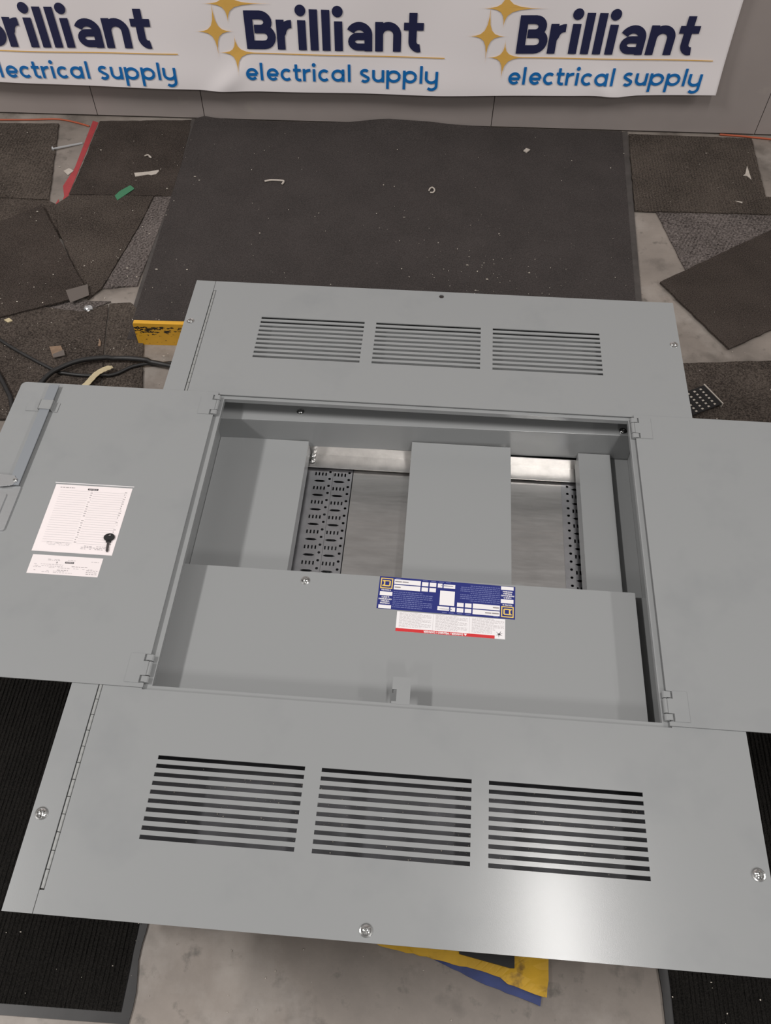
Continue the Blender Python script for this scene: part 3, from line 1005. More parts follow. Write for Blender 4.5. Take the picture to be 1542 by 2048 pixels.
# galvanised rail, perforated pans and bright sheets at the back
plate('galvanised_rail', 'galv', (-0.44, 0.44, 0.2985, 0.3000, -0.1585, -0.1292), (-0.44, 0.44, 0.2640, 0.2985, -0.1600, -0.1585))
plate('bright_back_sheet', 'film', (-0.142, 0.16, -0.36, 0.2900, -0.1680, -0.1665))
plate('bright_back_sheet', 'film', (0.161, 0.3000, -0.36, 0.2900, -0.1680, -0.1665))

def pan_column(g, x, ytop, rows, mirror=False):
    """one column of the perforated pan: tick rows alternating with lozenge slots, a line of round holes beside"""
    z0, z1 = -0.1680, -0.1665
    hp = 0.01845
    if not mirror:
        tx0, tx1, hx0, hx1 = x, x + 0.0275, x + 0.0275, x + 0.0407
    else:
        hx0, hx1, tx0, tx1 = x, x + 0.0132, x + 0.0132, x + 0.0407
    for k in range(rows):
        y1 = ytop - hp * k
        y0 = y1 - hp
        yc = (y0 + y1) / 2
        if (k % 2 == 0) != mirror:
            g.sheet(tx0, tx1, y0, y1, z0, z1, [(tx0 + 0.0020 + i * 0.0073, tx0 + 0.0052 + i * 0.0073, yc - 0.0042, yc + 0.0042) for i in range(4)])
        else:
            g.sheet(tx0, tx1, y0, y1, z0, z1, [(tx0 + 0.0018, tx0 + 0.0258, yc - 0.0026, yc + 0.0026, (0.22, 0.45))])
        hc = (hx0 + hx1) / 2
        g.sheet(hx0, hx1, y0, y1, z0, z1, [(hc - 0.0028, hc + 0.0028, yc + 0.0066 - 0.0028, yc + 0.0066 + 0.0028, (0.29, 0.29))])

g = MB()
for c in range(2):
    pan_column(g, -0.2255 + 0.0412 * c - 0.0003, 0.2612, 17)
g.sheet(-0.40, -0.2258, -0.36, 0.290, -0.1680, -0.1665)
g.sheet(-0.2258, -0.1434, 0.2612, 0.290, -0.1680, -0.1665)
g.build('perforated_pan', M['pan'], panel, UP)
g = MB()
pan_column(g, 0.3062, 0.2590, 17, mirror=True)
pan_column(g, 0.3474, 0.2590, 17, mirror=True)
g.sheet(0.3002, 0.3062, -0.36, 0.290, -0.1680, -0.1665)
g.sheet(0.3062, 0.42, 0.2590, 0.290, -0.1680, -0.1665)
g.build('perforated_pan', M['pan'], panel, UP)
# sheets seen through the louvres
plate('upper_gutter_cover', 'dead', (-0.47, 0.47, 0.385, 0.600, -0.0300, -0.0285))
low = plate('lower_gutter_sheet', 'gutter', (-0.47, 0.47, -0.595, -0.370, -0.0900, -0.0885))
g = MB()
for k in range(420):
    x, y = random.uniform(-0.40, 0.40), random.triangular(-0.585, -0.40, -0.43)
    s = random.choice((0.0004, 0.0005, 0.0006, 0.0009, 0.0013))
    a = random.uniform(0, 6.28)
    g.prism([(x + s * math.cos(a + t), y + s * math.sin(a + t)) for t in (0, 2.0, 4.1)], -0.0885, -0.0885 + s)
tag(g.build('dust_specks', M['crumb'], panel, UP), 'pale dust specks', kind='stuff')

# doors, swung back flat over the trim
DZ0, DZ1 = 0.0006, 0.0026
KN = []
def door(side):
    """side -1 carries the directory card, side 1 is bare; local coordinates mirrored by side"""
    yb, yt = -0.3185, 0.3175
    inn, out = 0.4170, 0.8265
    notches = [(0.2965, 0.3100), (0.2580, 0.2710), (-0.2740, -0.2610), (-0.3115, -0.2985)]
    P = [(inn, yb)]
    P += [(out - 0.010 + 0.010 * math.sin(t), yb + 0.010 - 0.010 * math.cos(t)) for t in [0.5 * math.pi * k / 5 for k in range(6)]]
    P += [(out - 0.010 + 0.010 * math.cos(t), yt - 0.010 + 0.010 * math.sin(t)) for t in [0.5 * math.pi * k / 5 for k in range(6)]]
    P += [(inn, yt)]
    for a, c in notches:
        P += [(inn, c), (inn + 0.0085, c), (inn + 0.0085, a), (inn, a)]
    P = [(side * x, y) for x, y in P]
    g = MB()
    g.prism(P, DZ0, DZ1)
    d = g.build('door', M['trim'], panel, UP)
    bm = bmesh.new()
    bm.from_mesh(d.data)
    bmesh.ops.triangulate(bm, faces=[f for f in bm.faces if len(f.verts) > 4])
    bm.to_mesh(d.data)
    bm.free()
    for y0, y1 in ((0.2580, 0.3100), (-0.3115, -0.2610)):
        g = MB()
        xa, xb = sorted((side * 0.4260, side * 0.4490))
        g.box(xa, xb, y0, y1, DZ1, DZ1 + 0.0011)
        ym0, ym1 = (0.2710, 0.2965) if y0 > 0 else (-0.2985, -0.2740)
        xa, xb = sorted((side * 0.4170, side * 0.4260))
        g.box(xa, xb, ym0, ym1, DZ1, DZ1 + 0.0011)
        g.tube([(side * 0.4140, ym0 + 0.0004, 0.0004), (side * 0.4140, ym1 - 0.0004, 0.0004)], 0.0040, 10)
        g.build('hinge_leaf', M['trim'], d)
    for a, c in notches:
        g = MB()
        g.tube([(side * 0.4140, a + 0.0012, 0.0004), (side * 0.4140, c - 0.0012, 0.0004)], 0.0040, 10)
        xa, xb = sorted((side * 0.4140, side * 0.4225))
        g.box(xa, xb, a + 0.0020, c - 0.0012, 0.0008, 0.0040)
        g.build('hinge_knuckle', M['trim'], d)
    return d

dl = door(-1)
tag(dl, 'door with latch rod and white cards')
dr = door(1)

# latch rod, guide and lever on the card door
g = MB()
rod = [(-0.7612, 0.3060), (-0.7432, 0.3052), (-0.7475, 0.2445), (-0.7440, 0.0560), (-0.7640, 0.0560), (-0.7668, 0.2445)]
g.prism([(-0.7635, 0.3070), (-0.7435, 0.3070), (-0.7435, 0.0540), (-0.7635, 0.0540)], 0.0085, 0.0105)
g.box(-0.7635, -0.7620, 0.0540, 0.3070, DZ1, 0.0085)
g.build('latch_rod', M['rod'], dl)
g = MB()
g.box(-0.7950, -0.7660, 0.2405, 0.2640, DZ1, DZ1 + 0.0014)
g.box(-0.7410, -0.7300, 0.2405, 0.2640, DZ1, DZ1 + 0.0014)
g.box(-0.7670, -0.7655, 0.2405, 0.2640, DZ1, 0.0125)
g.box(-0.7415, -0.7400, 0.2405, 0.2640, DZ1, 0.0125)
g.box(-0.7670, -0.7400, 0.2405, 0.2640, 0.0110, 0.0125)
g.build('rod_guide', M['trim'], dl)
g = MB()
g.prism(round_rect(-0.800, -0.7400, -0.0450, 0.0560, (0.006, 0.006, 0.006, 0.006)), DZ1, 0.0060)
g.prism(round_rect(-0.796, -0.7600, -0.0380, 0.0350, (0.004, 0.004, 0.004, 0.004)), 0.0060, 0.0085)
g.prism([(-0.800, 0.0500), (-0.775, 0.0480), (-0.7560, 0.0520), (-0.7480, 0.0610), (-0.7570, 0.0740), (-0.800, 0.0760)], 0.0106, 0.0120)
g.build('latch_lever', M['steel'], dl)
g = MB()
g.lathe([(0.0040, 0.0), (0.0038, 0.0010), (0.0020, 0.0020)], 14)
g.build('rivet', M['screw'], dl, (-0.7530, 0.0640, 0.0118))

# directory card with its rulings, in a clear sleeve
ZC = DZ1 + 0.0003
g = MB()
cx0, cx1, cy0, cy1 = -0.6775, -0.5315, -0.0803, 0.0665
g.box(cx0, cx1, cy0, cy1, DZ1, ZC, 0)
def dash_row(x0, x1, y, hgt, mi, z, lo=0.002, hi=0.006, gap=0.0014, skip=0.12):
    x = x0
    while x < x1:
        w = min(random.uniform(lo, hi), x1 - x)
        if random.random() > skip:
            g.face([(x, y - hgt / 2, z), (x + w, y - hgt / 2, z), (x + w, y + hgt / 2, z), (x, y + hgt / 2, z)], mi)
        x += w + gap
z1 = ZC + 0.00012
dash_row(cx0 + 0.010, cx0 + 0.038, cy1 - 0.0065, 0.0014, 1, z1, skip=0.05)
for k in range(23):
    y = cy1 - 0.013 - k * 0.00515
    for xa, xb in ((cx0 + 0.012, cx0 + 0.068), (cx0 + 0.076, cx1 - 0.010)):
        g.face([(xa, y - 0.00025, z1), (xb, y - 0.00025, z1), (xb, y + 0.00025, z1), (xa, y + 0.00025, z1)], 3)
    dash_row(cx0 + 0.0705, cx0 + 0.0745, y + 0.0024, 0.0018, 1, z1, 0.001, 0.002, 0.0006, 0.1)
    dash_row(cx1 - 0.0115, cx1 - 0.0075, y + 0.0024, 0.0018, 1, z1, 0.001, 0.002, 0.0006, 0.3)
lx, ly = cx0 + 0.0720, cy1 - 0.0080
g.prism(round_rect(lx - 0.009, lx + 0.011, ly - 0.0020, ly + 0.0020, (0.001,) * 4), ZC, z1, 2)
text_faces(g, 'SQUARE D', 0.0032, lx + 0.001, ly, z1 + 0.0001, 0)
for k in range(3):
    dash_row(cx0 + 0.022, cx0 + 0.064, cy0 + 0.0200 - k * 0.0025, 0.0009, 3, z1)
    dash_row(cx1 - 0.060, cx1 - 0.014, cy0 + 0.0160 - k * 0.0030, 0.0010, 1, z1, skip=0.3)
g.build('directory_card', [M['card'], M['ink'], M['inkd'], M['inkf']], dl)
g = MB()
g.box(cx0 - 0.0025, cx1 + 0.0020, cy0 - 0.0015, cy1 + 0.0050, ZC + 0.0006, ZC + 0.0007)
g.build('plastic_sleeve', M['sleeve'], dl)
g = MB()
g.box(cx0 - 0.0025, cx1 + 0.0025, cy1 + 0.0030, cy1 + 0.0042, DZ1, ZC + 0.0008)
g.build('sleeve_highlight', M['white'], dl)  # white strip stands in for the highlight along the sleeve's top border

g = MB()
dx0, dx1, dy0, dy1 = -0.6720, -0.5450, -0.1257, -0.0875
g.box(dx0, dx1, dy0, dy1, DZ1, ZC, 0)
lx, ly = dx0 + 0.0700, dy1 - 0.0130
g.prism(round_rect(lx - 0.008, lx + 0.008, ly - 0.0018, ly + 0.0018, (0.001,) * 4), ZC, z1, 2)
text_faces(g, 'SQUARE D', 0.0027, lx, ly, z1 + 0.0001, 0)
dash_row(dx0 + 0.0465, dx0 + 0.0500, ly - 0.001, 0.0030, 1, z1, skip=0.0)
for (a, c, y, mi) in ((0.030, 0.052, 0.008, 3), (0.030, 0.052, 0.0100, 3), (0.066, 0.080, 0.0085, 3), (0.076, 0.104, 0.0205, 1), (0.010, 0.060, 0.0220, 3), (0.052, 0.072, 0.0290, 1), (0.034, 0.066, 0.0315, 3), (0.026, 0.080, 0.0340, 3), (0.108, 0.122, 0.009, 3), (0.104, 0.124, 0.0265, 1), (0.104, 0.124, 0.0300, 1), (0.100, 0.124, 0.0335, 1), (0.011, 0.016, 0.0315, 1), (0.008, 0.120, 0.0245, 3), (0.008, 0.060, 0.0185, 3)):
    dash_row(dx0 + a, dx0 + c, dy1 - y, 0.0010, mi, z1, skip=0.15)
g.build('information_card', [M['card'], M['ink'], M['inkd'], M['inkf']], dl)

# stickers on the dead front cover
def sticker(name, cx_, cy_, w, hgt, rot, mats, draw, label):
    g = MB()
    g.box(-w / 2, w / 2, -hgt / 2, hgt / 2, 0, 0.0003, 0)
    def rect(u0, v0, u1, v1, mi, lev=1):
        z = 0.0003 + 0.00012 * lev
        a, c, d, e = -w / 2 + u0 * w, -w / 2 + u1 * w, hgt / 2 - v1 * hgt, hgt / 2 - v0 * hgt
        g.face([(a, d, z), (c, d, z), (c, e, z), (a, e, z)], mi)
    def word(s, size, u, v, mi, rot_=0.0, bold=0.0, lev=1, align='CENTER'):
        text_faces(g, s, size, -w / 2 + u * w, hgt / 2 - v * hgt, 0.0003 + 0.00012 * lev, mi, rot_, bold, align)
    draw(g, rect, word)
    o = g.build(name, mats, panel, (cx_, cy_, ZB - 0.0488))
    o.rotation_euler.z = rot
    return tag(o, label)

def draw_blue(g, rect, word):
    for flip in (0, 1):
        def R2(u0, v0, u1, v1, mi, lev=1):
            if flip:
                u0, v0, u1, v1 = 1 - u1, 1 - v1, 1 - u0, 1 - v0
            rect(u0, v0, u1, v1, mi, lev)
        def W2(s, size, u, v, mi, bold=0.0, lev=1):
            if flip:
                word(s, size, 1 - u, 1 - v, mi, math.pi, bold, lev)
            else:
                word(s, size, u, v, mi, 0.0, bold, lev)
        # emblem: letter D inside a square ring
        R2(0.010, 0.045, 0.100, 0.375, 2, 1)
        R2(0.018, 0.075, 0.092, 0.345, 0, 2)
        R2(0.030, 0.115, 0.084, 0.305, 2, 3)
        R2(0.024, 0.115, 0.032, 0.150, 2, 3)
        R2(0.024, 0.270, 0.032, 0.305, 2, 3)
        R2(0.044, 0.150, 0.074, 0.270, 0, 4)
        R2(0.078, 0.105, 0.086, 0.132, 0, 4)
        R2(0.078, 0.288, 0.086, 0.315, 0, 4)
        R2(0.022, 0.170, 0.034, 0.250, 0, 4)
        W2('SQUARE D', 0.0036, 0.056, 0.420, 1, 0.0001)
        R2(0.012, 0.470, 0.104, 0.590, 1)
        for k, s in enumerate(('I-LINE \u00ae', 'PANELBOARD', 'TABLERO', 'PANNEAU')):
            W2(s, 0.0037, 0.056, 0.640 + 0.062 * k, 1, 0.00015)
        R2(0.012, 0.880, 0.104, 0.985, 1)
        for a in ((0.110, 0.060, 0.305, 0.205), (0.110, 0.235, 0.305, 0.380), (0.315, 0.080, 0.362, 0.205), (0.315, 0.245, 0.362, 0.370),
                  (0.372, 0.080, 0.420, 0.205), (0.372, 0.245, 0.420, 0.370), (0.432, 0.085, 0.466, 0.210), (0.475, 0.095, 0.560, 0.215)):
            R2(*a, 1)
        R2(0.116, 0.115, 0.165, 0.150, 4, 2)
        R2(0.170, 0.115, 0.215, 0.150, 4, 2)
        R2(0.116, 0.290, 0.160, 0.325, 4, 2)
        for k in range(9):
            v = 0.440 + 0.058 * k
            u = 0.112
            end = 0.40 if k % 4 else 0.33
            while u < end:
                d = random.uniform(0.008, 0.03)
                R2(u, v, min(u + d, end), v + 0.026, 3)
                u += d + 0.004
        for u in (0.12, 0.32, 0.38, 0.44, 0.49):
            R2(u, 0.025, u + 0.035, 0.048, 3)
        R2(0.455, 0.845, 0.545, 0.868, 3)
    rect(0.452, 0.300, 0.560, 0.745, 1, 1)      # blank square
sticker('rating_sticker', 0.0641, -0.0918, 0.2435, 0.0652, math.radians(-1.03), [M['blue'], M['white'], M['yellowp'], M['blueink'], M['ink']], draw_blue,
        'blue rating sticker with white boxes and yellow square emblems')

def draw_red(g, rect, word):
    rect(0.0, 0.845, 0.905, 1.0, 1, 1)
    word('\u25b2 DANGER / PELIGRO / DANGER', 0.0050, 0.455, 0.918, 0, math.pi, 0.0002, 2)
    for c in range(3):
        for k in range(13):
            v = 0.05 + 0.058 * k
            end = 0.03 + 0.335 * c + (0.29 if k % 4 else 0.20)
            u = 0.025 + 0.335 * c
            if c == 2 and k > 9:
                end = 0.88
            while u < end:
                d = random.uniform(0.010, 0.04)
                rect(u, v, min(u + d, end), v + 0.020, 2, 1)
                u += d + 0.006
        if c:
            rect(0.002 + 0.335 * c, 0.02, 0.004 + 0.335 * c, 0.84, 2, 1)
    rect(0.908, 0.56, 0.995, 0.99, 0, 2)
    # burst pictogram
    w, hh = 0.1895, 0.0385
    cu, cv = -w / 2 + 0.945 * w, hh / 2 - 0.78 * hh
    for a, l in ((0.4, 0.0075), (1.1, 0.0085), (2.4, 0.0075), (3.5, 0.0060), (4.6, 0.0060), (5.9, 0.0070)):
        px, py = math.cos(a), math.sin(a)
        t = 0.0008
        z = 0.0003 + 0.00036
        g.face([(cu - py * t, cv + px * t, z), (cu + py * t, cv - px * t, z), (cu + px * l, cv + py * l, z)], 3)
    text_faces(g, '\u25cf', 0.0045, cu, cv, 0.0003 + 0.00037, 3)
sticker('danger_sticker', 0.0733, -0.1457, 0.1895, 0.0385, math.radians(-0.6), [M['white'], M['redp'], M['inkf'], M['inkd']], draw_red,
        'white warning sticker with a red strip, printed upside down')

# timber bearers beneath the box
for xl, lab in ((-0.33, 'timber bearer under the panelboard box on the card door side'), (0.33, 'timber bearer under the panelboard box on the bare door side')):
    g = MB()
    P = []
    M3 = PM
    pts = []
    for sx_, sy_ in ((-0.045, -0.50), (0.045, -0.50), (0.045, 0.52), (-0.045, 0.52)):
        pts.append(M3 @ Vector((xl + sx_, sy_, -0.0005)))
    base = M3 @ Vector((xl, 0, 0))
    lo = [(p.x - base.x, p.y - base.y, 0.0085 if False else 0.0) for p in pts]
    hi = [(p.x - base.x, p.y - base.y, p.z) for p in pts]
    g.face(lo[::-1])
    g.face(hi)
    for i in range(4):
        j = (i + 1) % 4
        g.face([lo[i], lo[j], hi[j], hi[i]])
    tag(g.build('timber_bearer', M['timber'], None, (base.x, base.y, 0)), lab, 'timber', 'timber bearers')

# the key lying on the directory card
key = bpy.data.objects.new('door_key', None)
COL.objects.link(key)
key.matrix_world = PM @ Matrix.Translation((-0.5455, -0.0440, ZB + ZC + 0.0009)) @ Matrix.Rotation(math.radians(7), 4, 'Z')
tag(key, 'small black headed key lying on the ruled directory card', 'key')
g = MB()
outer = [(0.0098 * math.cos(t), 0.0078 * math.sin(t)) for t in [2 * math.pi * k / 24 for k in range(24)]]
hole = [(0.0026 * math.cos(t), 0.0045 + 0.0020 * math.sin(t)) for t in [2 * math.pi * k / 24 for k in range(24)]]
for z, up in ((0.0022, 1), (0.0, 0)):
    for k in range(24):
        j = (k + 1) % 24
        q = [(*outer[k], z), (*outer[j], z), (*hole[j], z), (*hole[k], z)]
        g.face(q if up else q[::-1])
for ring, fl in ((outer, 0), (hole, 1)):
    for k in range(24):
        j = (k + 1) % 24
        q = [(*ring[k], 0), (*ring[j], 0), (*ring[j], 0.0022), (*ring[k], 0.0022)]
        g.face(q[::-1] if fl else q)
g.box(-0.0045, 0.0045, -0.0105, -0.0060, 0, 0.0022)
g.build('key_head', M['black'], key)
g = MB()
g.prism([(-0.0022, -0.0100), (-0.0022, -0.0285), (0.0, -0.0310), (0.0024, -0.0285), (0.0024, -0.0240), (0.0015, -0.0225), (0.0024, -0.0205), (0.0015, -0.0180), (0.0024, -0.0160), (0.0024, -0.0100)], 0.0004, 0.0018)
g.build('key_blade', mat('dark_key_steel', (0.10, 0.09, 0.09), rough=0.4, metal=0.6), key)

# ------------------------------------------------------------------ things lying on the floor
def flat_scrap(name, P, z, thick, m, label, cat, curl=0.0):
    cx_ = sum(p[0] for p in P) / len(P)
    cy_ = sum(p[1] for p in P) / len(P)
    g = MB()
    g.prism([(p[0] - cx_, p[1] - cy_) for p in P], 0, thick)
    o = g.build(name, M[m], None, (cx_, cy_, z))
    if curl:
        for v in o.data.vertices:
            v.co.z += curl * (v.co.x * 30) ** 2 * 0.02
    return tag(o, label, cat)

def gz(P):
    return max(ground(p[0], p[1]) for p in P) + 0.0002

# red tape: two remnants on the concrete
flat_scrap('floor_tape', RED, 0.0003, 0.0006, 'redtape', 'long strip of red floor tape on bare concrete by the wall', 'tape')
flat_scrap('floor_tape', RED2, 0.0003, 0.0006, 'redtape', 'tiny torn red tape remnant at the end of the long red strip', 'tape')
flat_scrap('tape_scrap', GREEN, gz(GREEN), 0.0012, 'green', 'crumpled green tape scrap on the dark carpet', 'tape')
flat_scrap('cardboard_strip', BEIGE, gz(BEIGE), 0.0015, 'paper', 'torn beige paper strip on the dark carpet above the green scrap', 'scrap')
flat_scrap('paper_square', WSQ, 0.0012, 0.002, 'paper', 'small white square scrap touching the red tape', 'scrap')
flat_scrap('paper_scrap', YPAPER, gz(YPAPER), 0.002, 'paper', 'white forked paper scrap on the square ribbed tile', 'scrap', curl=1.0)
flat_scrap('paper_sliver', SLIVER, gz(SLIVER), 0.001, 'paper', 'thin pale sliver below the forked paper scrap', 'scrap')
flat_scrap('card_scrap', TAPE, gz(TAPE), 0.0012, 'tape', 'flat taupe rectangle at the corner of the slanted dark tile', 'scrap')
flat_scrap('wood_bit', WOODA, gz(WOODA), 0.003, 'wood', 'reddish brown wood bit beside the cables', 'wood scrap')
flat_scrap('wood_bit', WOODB, gz(WOODA) + 0.0032, 0.003, 'tape', 'greyer thin wood bit lying over the reddish one', 'wood scrap')
flat_scrap('wood_chip', CRES, gz(CRES), 0.003, 'wood', 'small half moon wood chip near the yellow bar', 'wood scrap')
flat_scrap('wood_chip', WOODC, gz(WOODC), 0.003, 'cream', 'pale wood chip at the lower edge of the slanted dark tile', 'wood scrap')
flat_scrap('paper_chip', CHIP, 0.008, 0.004, 'paper', 'pale paper chip on the charcoal mat near the wall', 'scrap', curl=1.0)

g = MB()
g.tube(smooth_path([(p[0] - STRIP[4][0], p[1] - STRIP[4][1], 0.012 + 0.004) for p in [((STRIP[i][0] + STRIP[-1 - i][0]) / 2, (STRIP[i][1] + STRIP[-1 - i][1]) / 2) for i in range(5)]], 5), 0.0008, 4)
cl = [((STRIP[i][0] + STRIP[-1 - i][0]) / 2, (STRIP[i][1] + STRIP[-1 - i][1]) / 2) for i in range(5)]
g = MB()
path = smooth_path([(p[0], p[1], 0) for p in cl], 6)
c0 = path[len(path) // 2]
ribn = len(path)
for i in range(ribn - 1):
    a, c = path[i], path[i + 1]
    def cross(p, i_):
        t = (path[min(i_ + 1, ribn - 1)] - path[max(i_ - 1, 0)]).normalized()
        n = Vector((-t.y, t.x, 0)) * (0.0085 * (1 if i_ < ribn - 3 else 0.6) + 0.0006 * math.sin(i_ * 2.3))
        zz = 0.020 + 0.006 * math.sin(i_ / ribn * 3)
        return [(p.x - c0.x + n.x, p.y - c0.y + n.y, zz), (p.x - c0.x - n.x, p.y - c0.y - n.y, zz)]
    A, C_ = cross(a, i), cross(c, i + 1)
    g.face([A[1], C_[1], C_[0], A[0]])
    lowr = [(q[0], q[1], q[2] - 0.0015) for q in (A[0], C_[0], C_[1], A[1])]
    g.face(lowr)
    g.face([A[0], C_[0], lowr[1], lowr[0]])
    g.face([C_[1], A[1], lowr[3], lowr[2]])
tag(g.build('cable_tie_strip', M['cream'], None, (c0.x, c0.y, 0)), 'bent cream plastic strip lying over the black cables', 'strip')

def cord(name, pts, r, m, label, lifts=None):
    S_ = smooth_path([(p[0], p[1], lifts[i] if lifts else 0.0) for i, p in enumerate(pts)], 8)
    gr = [ground(p.x, p.y) for p in S_]
    gr = [max(gr[max(0, i - 2):i + 3]) for i in range(len(gr))]
    P = [(p.x, p.y, gr[i] + max(p.z, 0.0) + r + 0.0004) for i, p in enumerate(S_)]
    c0 = P[len(P) // 2]
    g = MB()
    g.tube([(p[0] - c0[0], p[1] - c0[1], p[2]) for p in P], r, 10)
    return tag(g.build(name, M[m], None, (c0[0], c0[1], 0), smooth=True), label, 'cord')
cord('power_cable', CABLE1, 0.0048, 'cable', 'thinner black cable snaking from the frame edge under the panelboard')
cord('power_cable', CABLE2, 0.0068, 'cable', 'thick black cable arching beside the cream strip', [0, 0.010, 0.010, 0.010, 0.006, 0.010, 0.010, 0])
cord('power_cable', CABLE3, 0.0060, 'cable', 'short run of black cable at the door corner by the frame edge')
cord('orange_wire', CORDL, 0.0030, 'orange', 'orange wire along the wall base ending at the red tape')
cord('orange_wire', CORDR, 0.0034, 'orange', 'orange wire at the wall base beyond the banner corner')
cord('plastic_offcut', TUBE, 0.0032, 'paper', 'bent whitish tube offcut on the charcoal mat')['category'] = 'scrap'
rg = cord('plastic_ring', RING, 0.0026, 'paper', 'small open white ring on the charcoal mat')
rg['category'] = 'scrap'
cord('curled_scrap', CURL1, 0.0024, 'paper', 'tiny white curl above the torn beige strip')['category'] = 'scrap'

# bolt on the concrete
b0, b1 = Vector((*BOLT[0], 0.0048)), Vector((*BOLT[2], 0.0036))
bolt = bpy.data.objects.new('carriage_bolt', None)
COL.objects.link(bolt)
bolt.location = (b0.x, b0.y, 0)
tag(bolt, 'long steel bolt lying on bare concrete beside the red tape', 'bolt')
g = MB()
d = b1 - b0
d.normalize()
g.tube([Vector((0, 0, 0.0085)), d * 0.10 + Vector((0, 0, 0.0040))], 0.0036, 8)
g.build('bolt_shank', M['steel'], bolt)
g = MB()
g.tube([Vector((0, 0, 0.0085)) - d * 0.006, Vector((0, 0, 0.0085)) - d * 0.003, Vector((0, 0, 0.0085))], [0.004, 0.0080, 0.0085], 12)
g.build('bolt_head', M['steel'], bolt)

# crumpled foil
bm = bmesh.new()
bmesh.ops.create_icosphere(bm, subdivisions=2, radius=0.013)
for v in bm.verts:
    v.co *= random.uniform(0.75, 1.15)
    v.co.z = v.co.z * 0.45 + 0.006
me = bpy.data.meshes.new('crumpled_foil')
bm.to_mesh(me)
bm.free()
me.materials.append(M['steel'])
fo = bpy.data.objects.new('crumpled_foil', me)
COL.objects.link(fo)
fo.location = (FOIL[0][0], FOIL[0][1], ground(*FOIL[0]))
tag(fo, 'crumpled silver foil bit just below the taupe rectangle', 'foil')

# yellow bar on edge
bar = bpy.data.objects.new('steel_bar', None)
COL.objects.link(bar)
bar.location = (-0.50, 1.694, ground(-0.60, 1.69) + 0.0003)
tag(bar, 'scuffed yellow painted steel bar on edge, jutting from under the panelboard', 'bar')
g = MB()
pr = round_rect(-0.212, 0.22, 0.0, 0.080, (0.006, 0.003, 0.003, 0.004), 3)
n = len(pr)
g.v = [(p[0], -0.0065, p[1]) for p in pr] + [(p[0], 0.0065, p[1]) for p in pr]
g.f = [tuple(range(n)), tuple(range(2 * n - 1, n - 1, -1))] + [(i, i + n, (i + 1) % n + n, (i + 1) % n) for i in range(n)]
g.m = [0] * len(g.f)
g.build('bar_body', M['yellow'], bar)

# black perforated sheet
ps = bpy.data.objects.new('perforated_sheet', None)
COL.objects.link(ps)
a, c, d_ = Vector((*PERF[1], 0)), Vector((*PERF[2], 0)), Vector((*PERF[0], 0))
ps.location = (a.x, a.y, 0.0065)
ang = math.atan2((c - a).y, (c - a).x)
ps.rotation_euler.z = ang
tag(ps, 'black perforated plastic sheet tilted on carpet beside the panelboard corner', 'sheet')
wv = (c - a).length
g = MB()
px = wv / 6.4
holes = []
for i in range(6):
    for j in range(6):
        hx, hy = 0.16 * px + px * (i + 0.22), -0.0125 - 0.0215 * j
        holes.append((hx, hx + px * 0.56, hy - 0.0095, hy))
g.sheet(0, wv, -0.150, 0, 0.010, 0.0125, holes)
g.build('sheet_body', M['perfb'], ps)
g = MB()
for hh in holes:
    g.box(hh[0] - 0.0006, hh[1] + 0.0006, hh[2] - 0.0006, hh[3] + 0.0006, 0.0085, 0.0100)
tag(g.build('white_backing', M['paper'], ps), 'white pads showing through the holes')
g = MB()
g.box(-0.002, wv + 0.002, 0.0, 0.0028, 0.0, 0.0150)
g.build('pale_edge', M['paper'], ps)
for q in ps.children:
    q.data.transform(Matrix.Rotation(math.radians(-3), 4, 'X'))

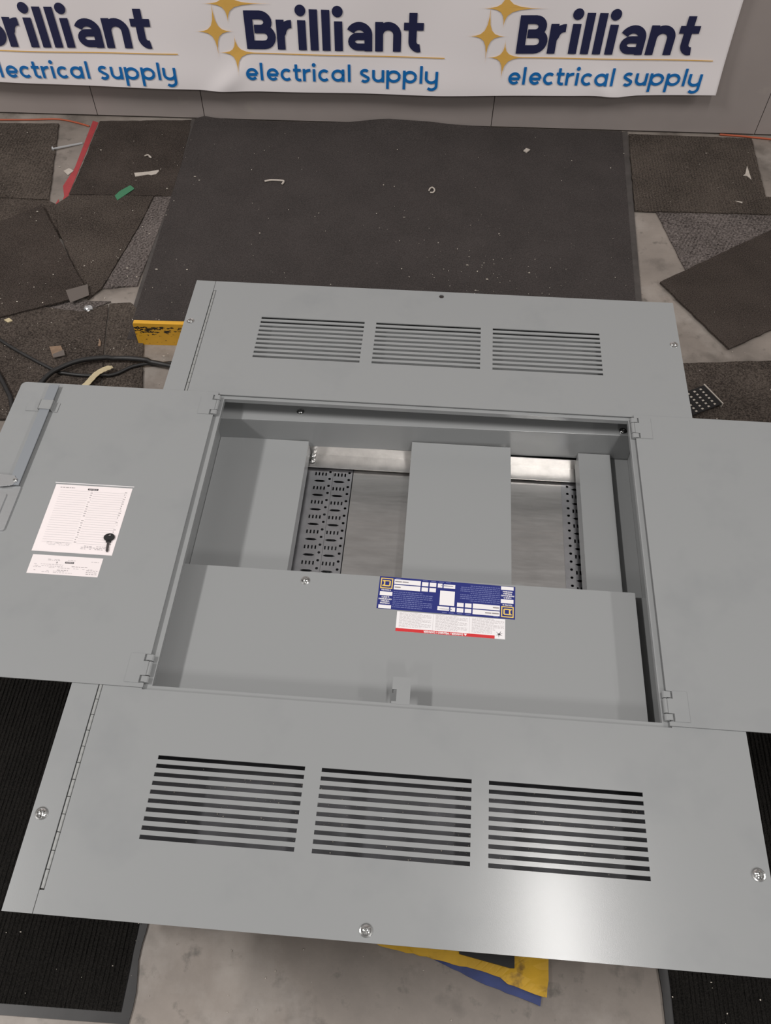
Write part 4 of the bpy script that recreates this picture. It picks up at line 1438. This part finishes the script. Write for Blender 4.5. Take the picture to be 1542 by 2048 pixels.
# folded tarpaulin at the near edge
def cloth(name, P, z, thick, m, parent, lift):
    xs_, ys_ = [p[0] for p in P], [p[1] for p in P]
    g = MB()
    g.prism([(p[0] - 0.2, p[1] - 0.16) for p in ragged(P, 0.0012, 0.012)], z, z + thick)
    o = g.build(name, M[m], parent)
    bm = bmesh.new()
    bm.from_mesh(o.data)
    top = [f for f in bm.faces if len(f.verts) > 4]
    bmesh.ops.triangulate(bm, faces=top)
    bmesh.ops.subdivide_edges(bm, edges=[e for e in bm.edges if e.calc_length() > 0.03], cuts=2, use_grid_fill=False)
    bmesh.ops.triangulate(bm, faces=bm.faces[:])
    for v in bm.verts:
        v.co.z += lift * (0.5 + 0.5 * math.sin(v.co.x * 42 + v.co.y * 60))
    bm.to_mesh(o.data)
    bm.free()
    return o
tarp = bpy.data.objects.new('folded_tarpaulin', None)
COL.objects.link(tarp)
tarp.location = (0.2, 0.16, 0)
tag(tarp, 'folded yellow and blue tarpaulin strip sticking out from under the panelboard', 'tarpaulin')
cloth('blue_layer', TARPB, 0.0005, 0.003, 'tarpb', tarp, 0.002)
cloth('yellow_layer', TARPY, 0.0065, 0.003, 'tarpy', tarp, 0.004)
flat_scrap('plastic_board', BLK, 0.015, 0.006, 'black', 'black plastic board corner resting on the yellow tarpaulin', 'board')

# crumbs and lint nobody could count
g = MB()
def crumb(x, y, s):
    z = ground(x, y)
    a = random.uniform(0, 6.28)
    asp = random.choice((1, 1, 1, 0.5, 2.4))
    P = [(x + s * asp * math.cos(a + t) * (1 if k % 2 else 0.8), y + s * math.sin(a + t)) for k, t in enumerate((0, 1.5, 3.0, 4.6))]
    g.prism(P, z + 0.0008, z + 0.0008 + s * 0.8)
for k in range(520):
    x, y = random.uniform(-1.5, 1.4), random.uniform(1.25, 2.78)
    crumb(x, y, random.choice((0.0005, 0.0006, 0.0007, 0.0008, 0.001, 0.0013, 0.0018)))
for k in range(150):
    crumb(random.gauss(-0.95, 0.22), random.gauss(1.75, 0.28), random.choice((0.0006, 0.0008, 0.001, 0.0014, 0.002)))
for k in range(70):
    crumb(random.gauss(0.33, 0.13), random.gauss(2.02, 0.08), random.choice((0.0008, 0.001, 0.0015, 0.002)))
for k in range(130):
    crumb(random.uniform(-1.2, 1.0), random.uniform(0.0, 0.22), random.choice((0.0006, 0.0008, 0.001, 0.0015)))
tag(g.build('floor_crumbs', M['crumb']), 'scattered pale crumbs and lint over the floor and mats', 'crumbs', kind='stuff')
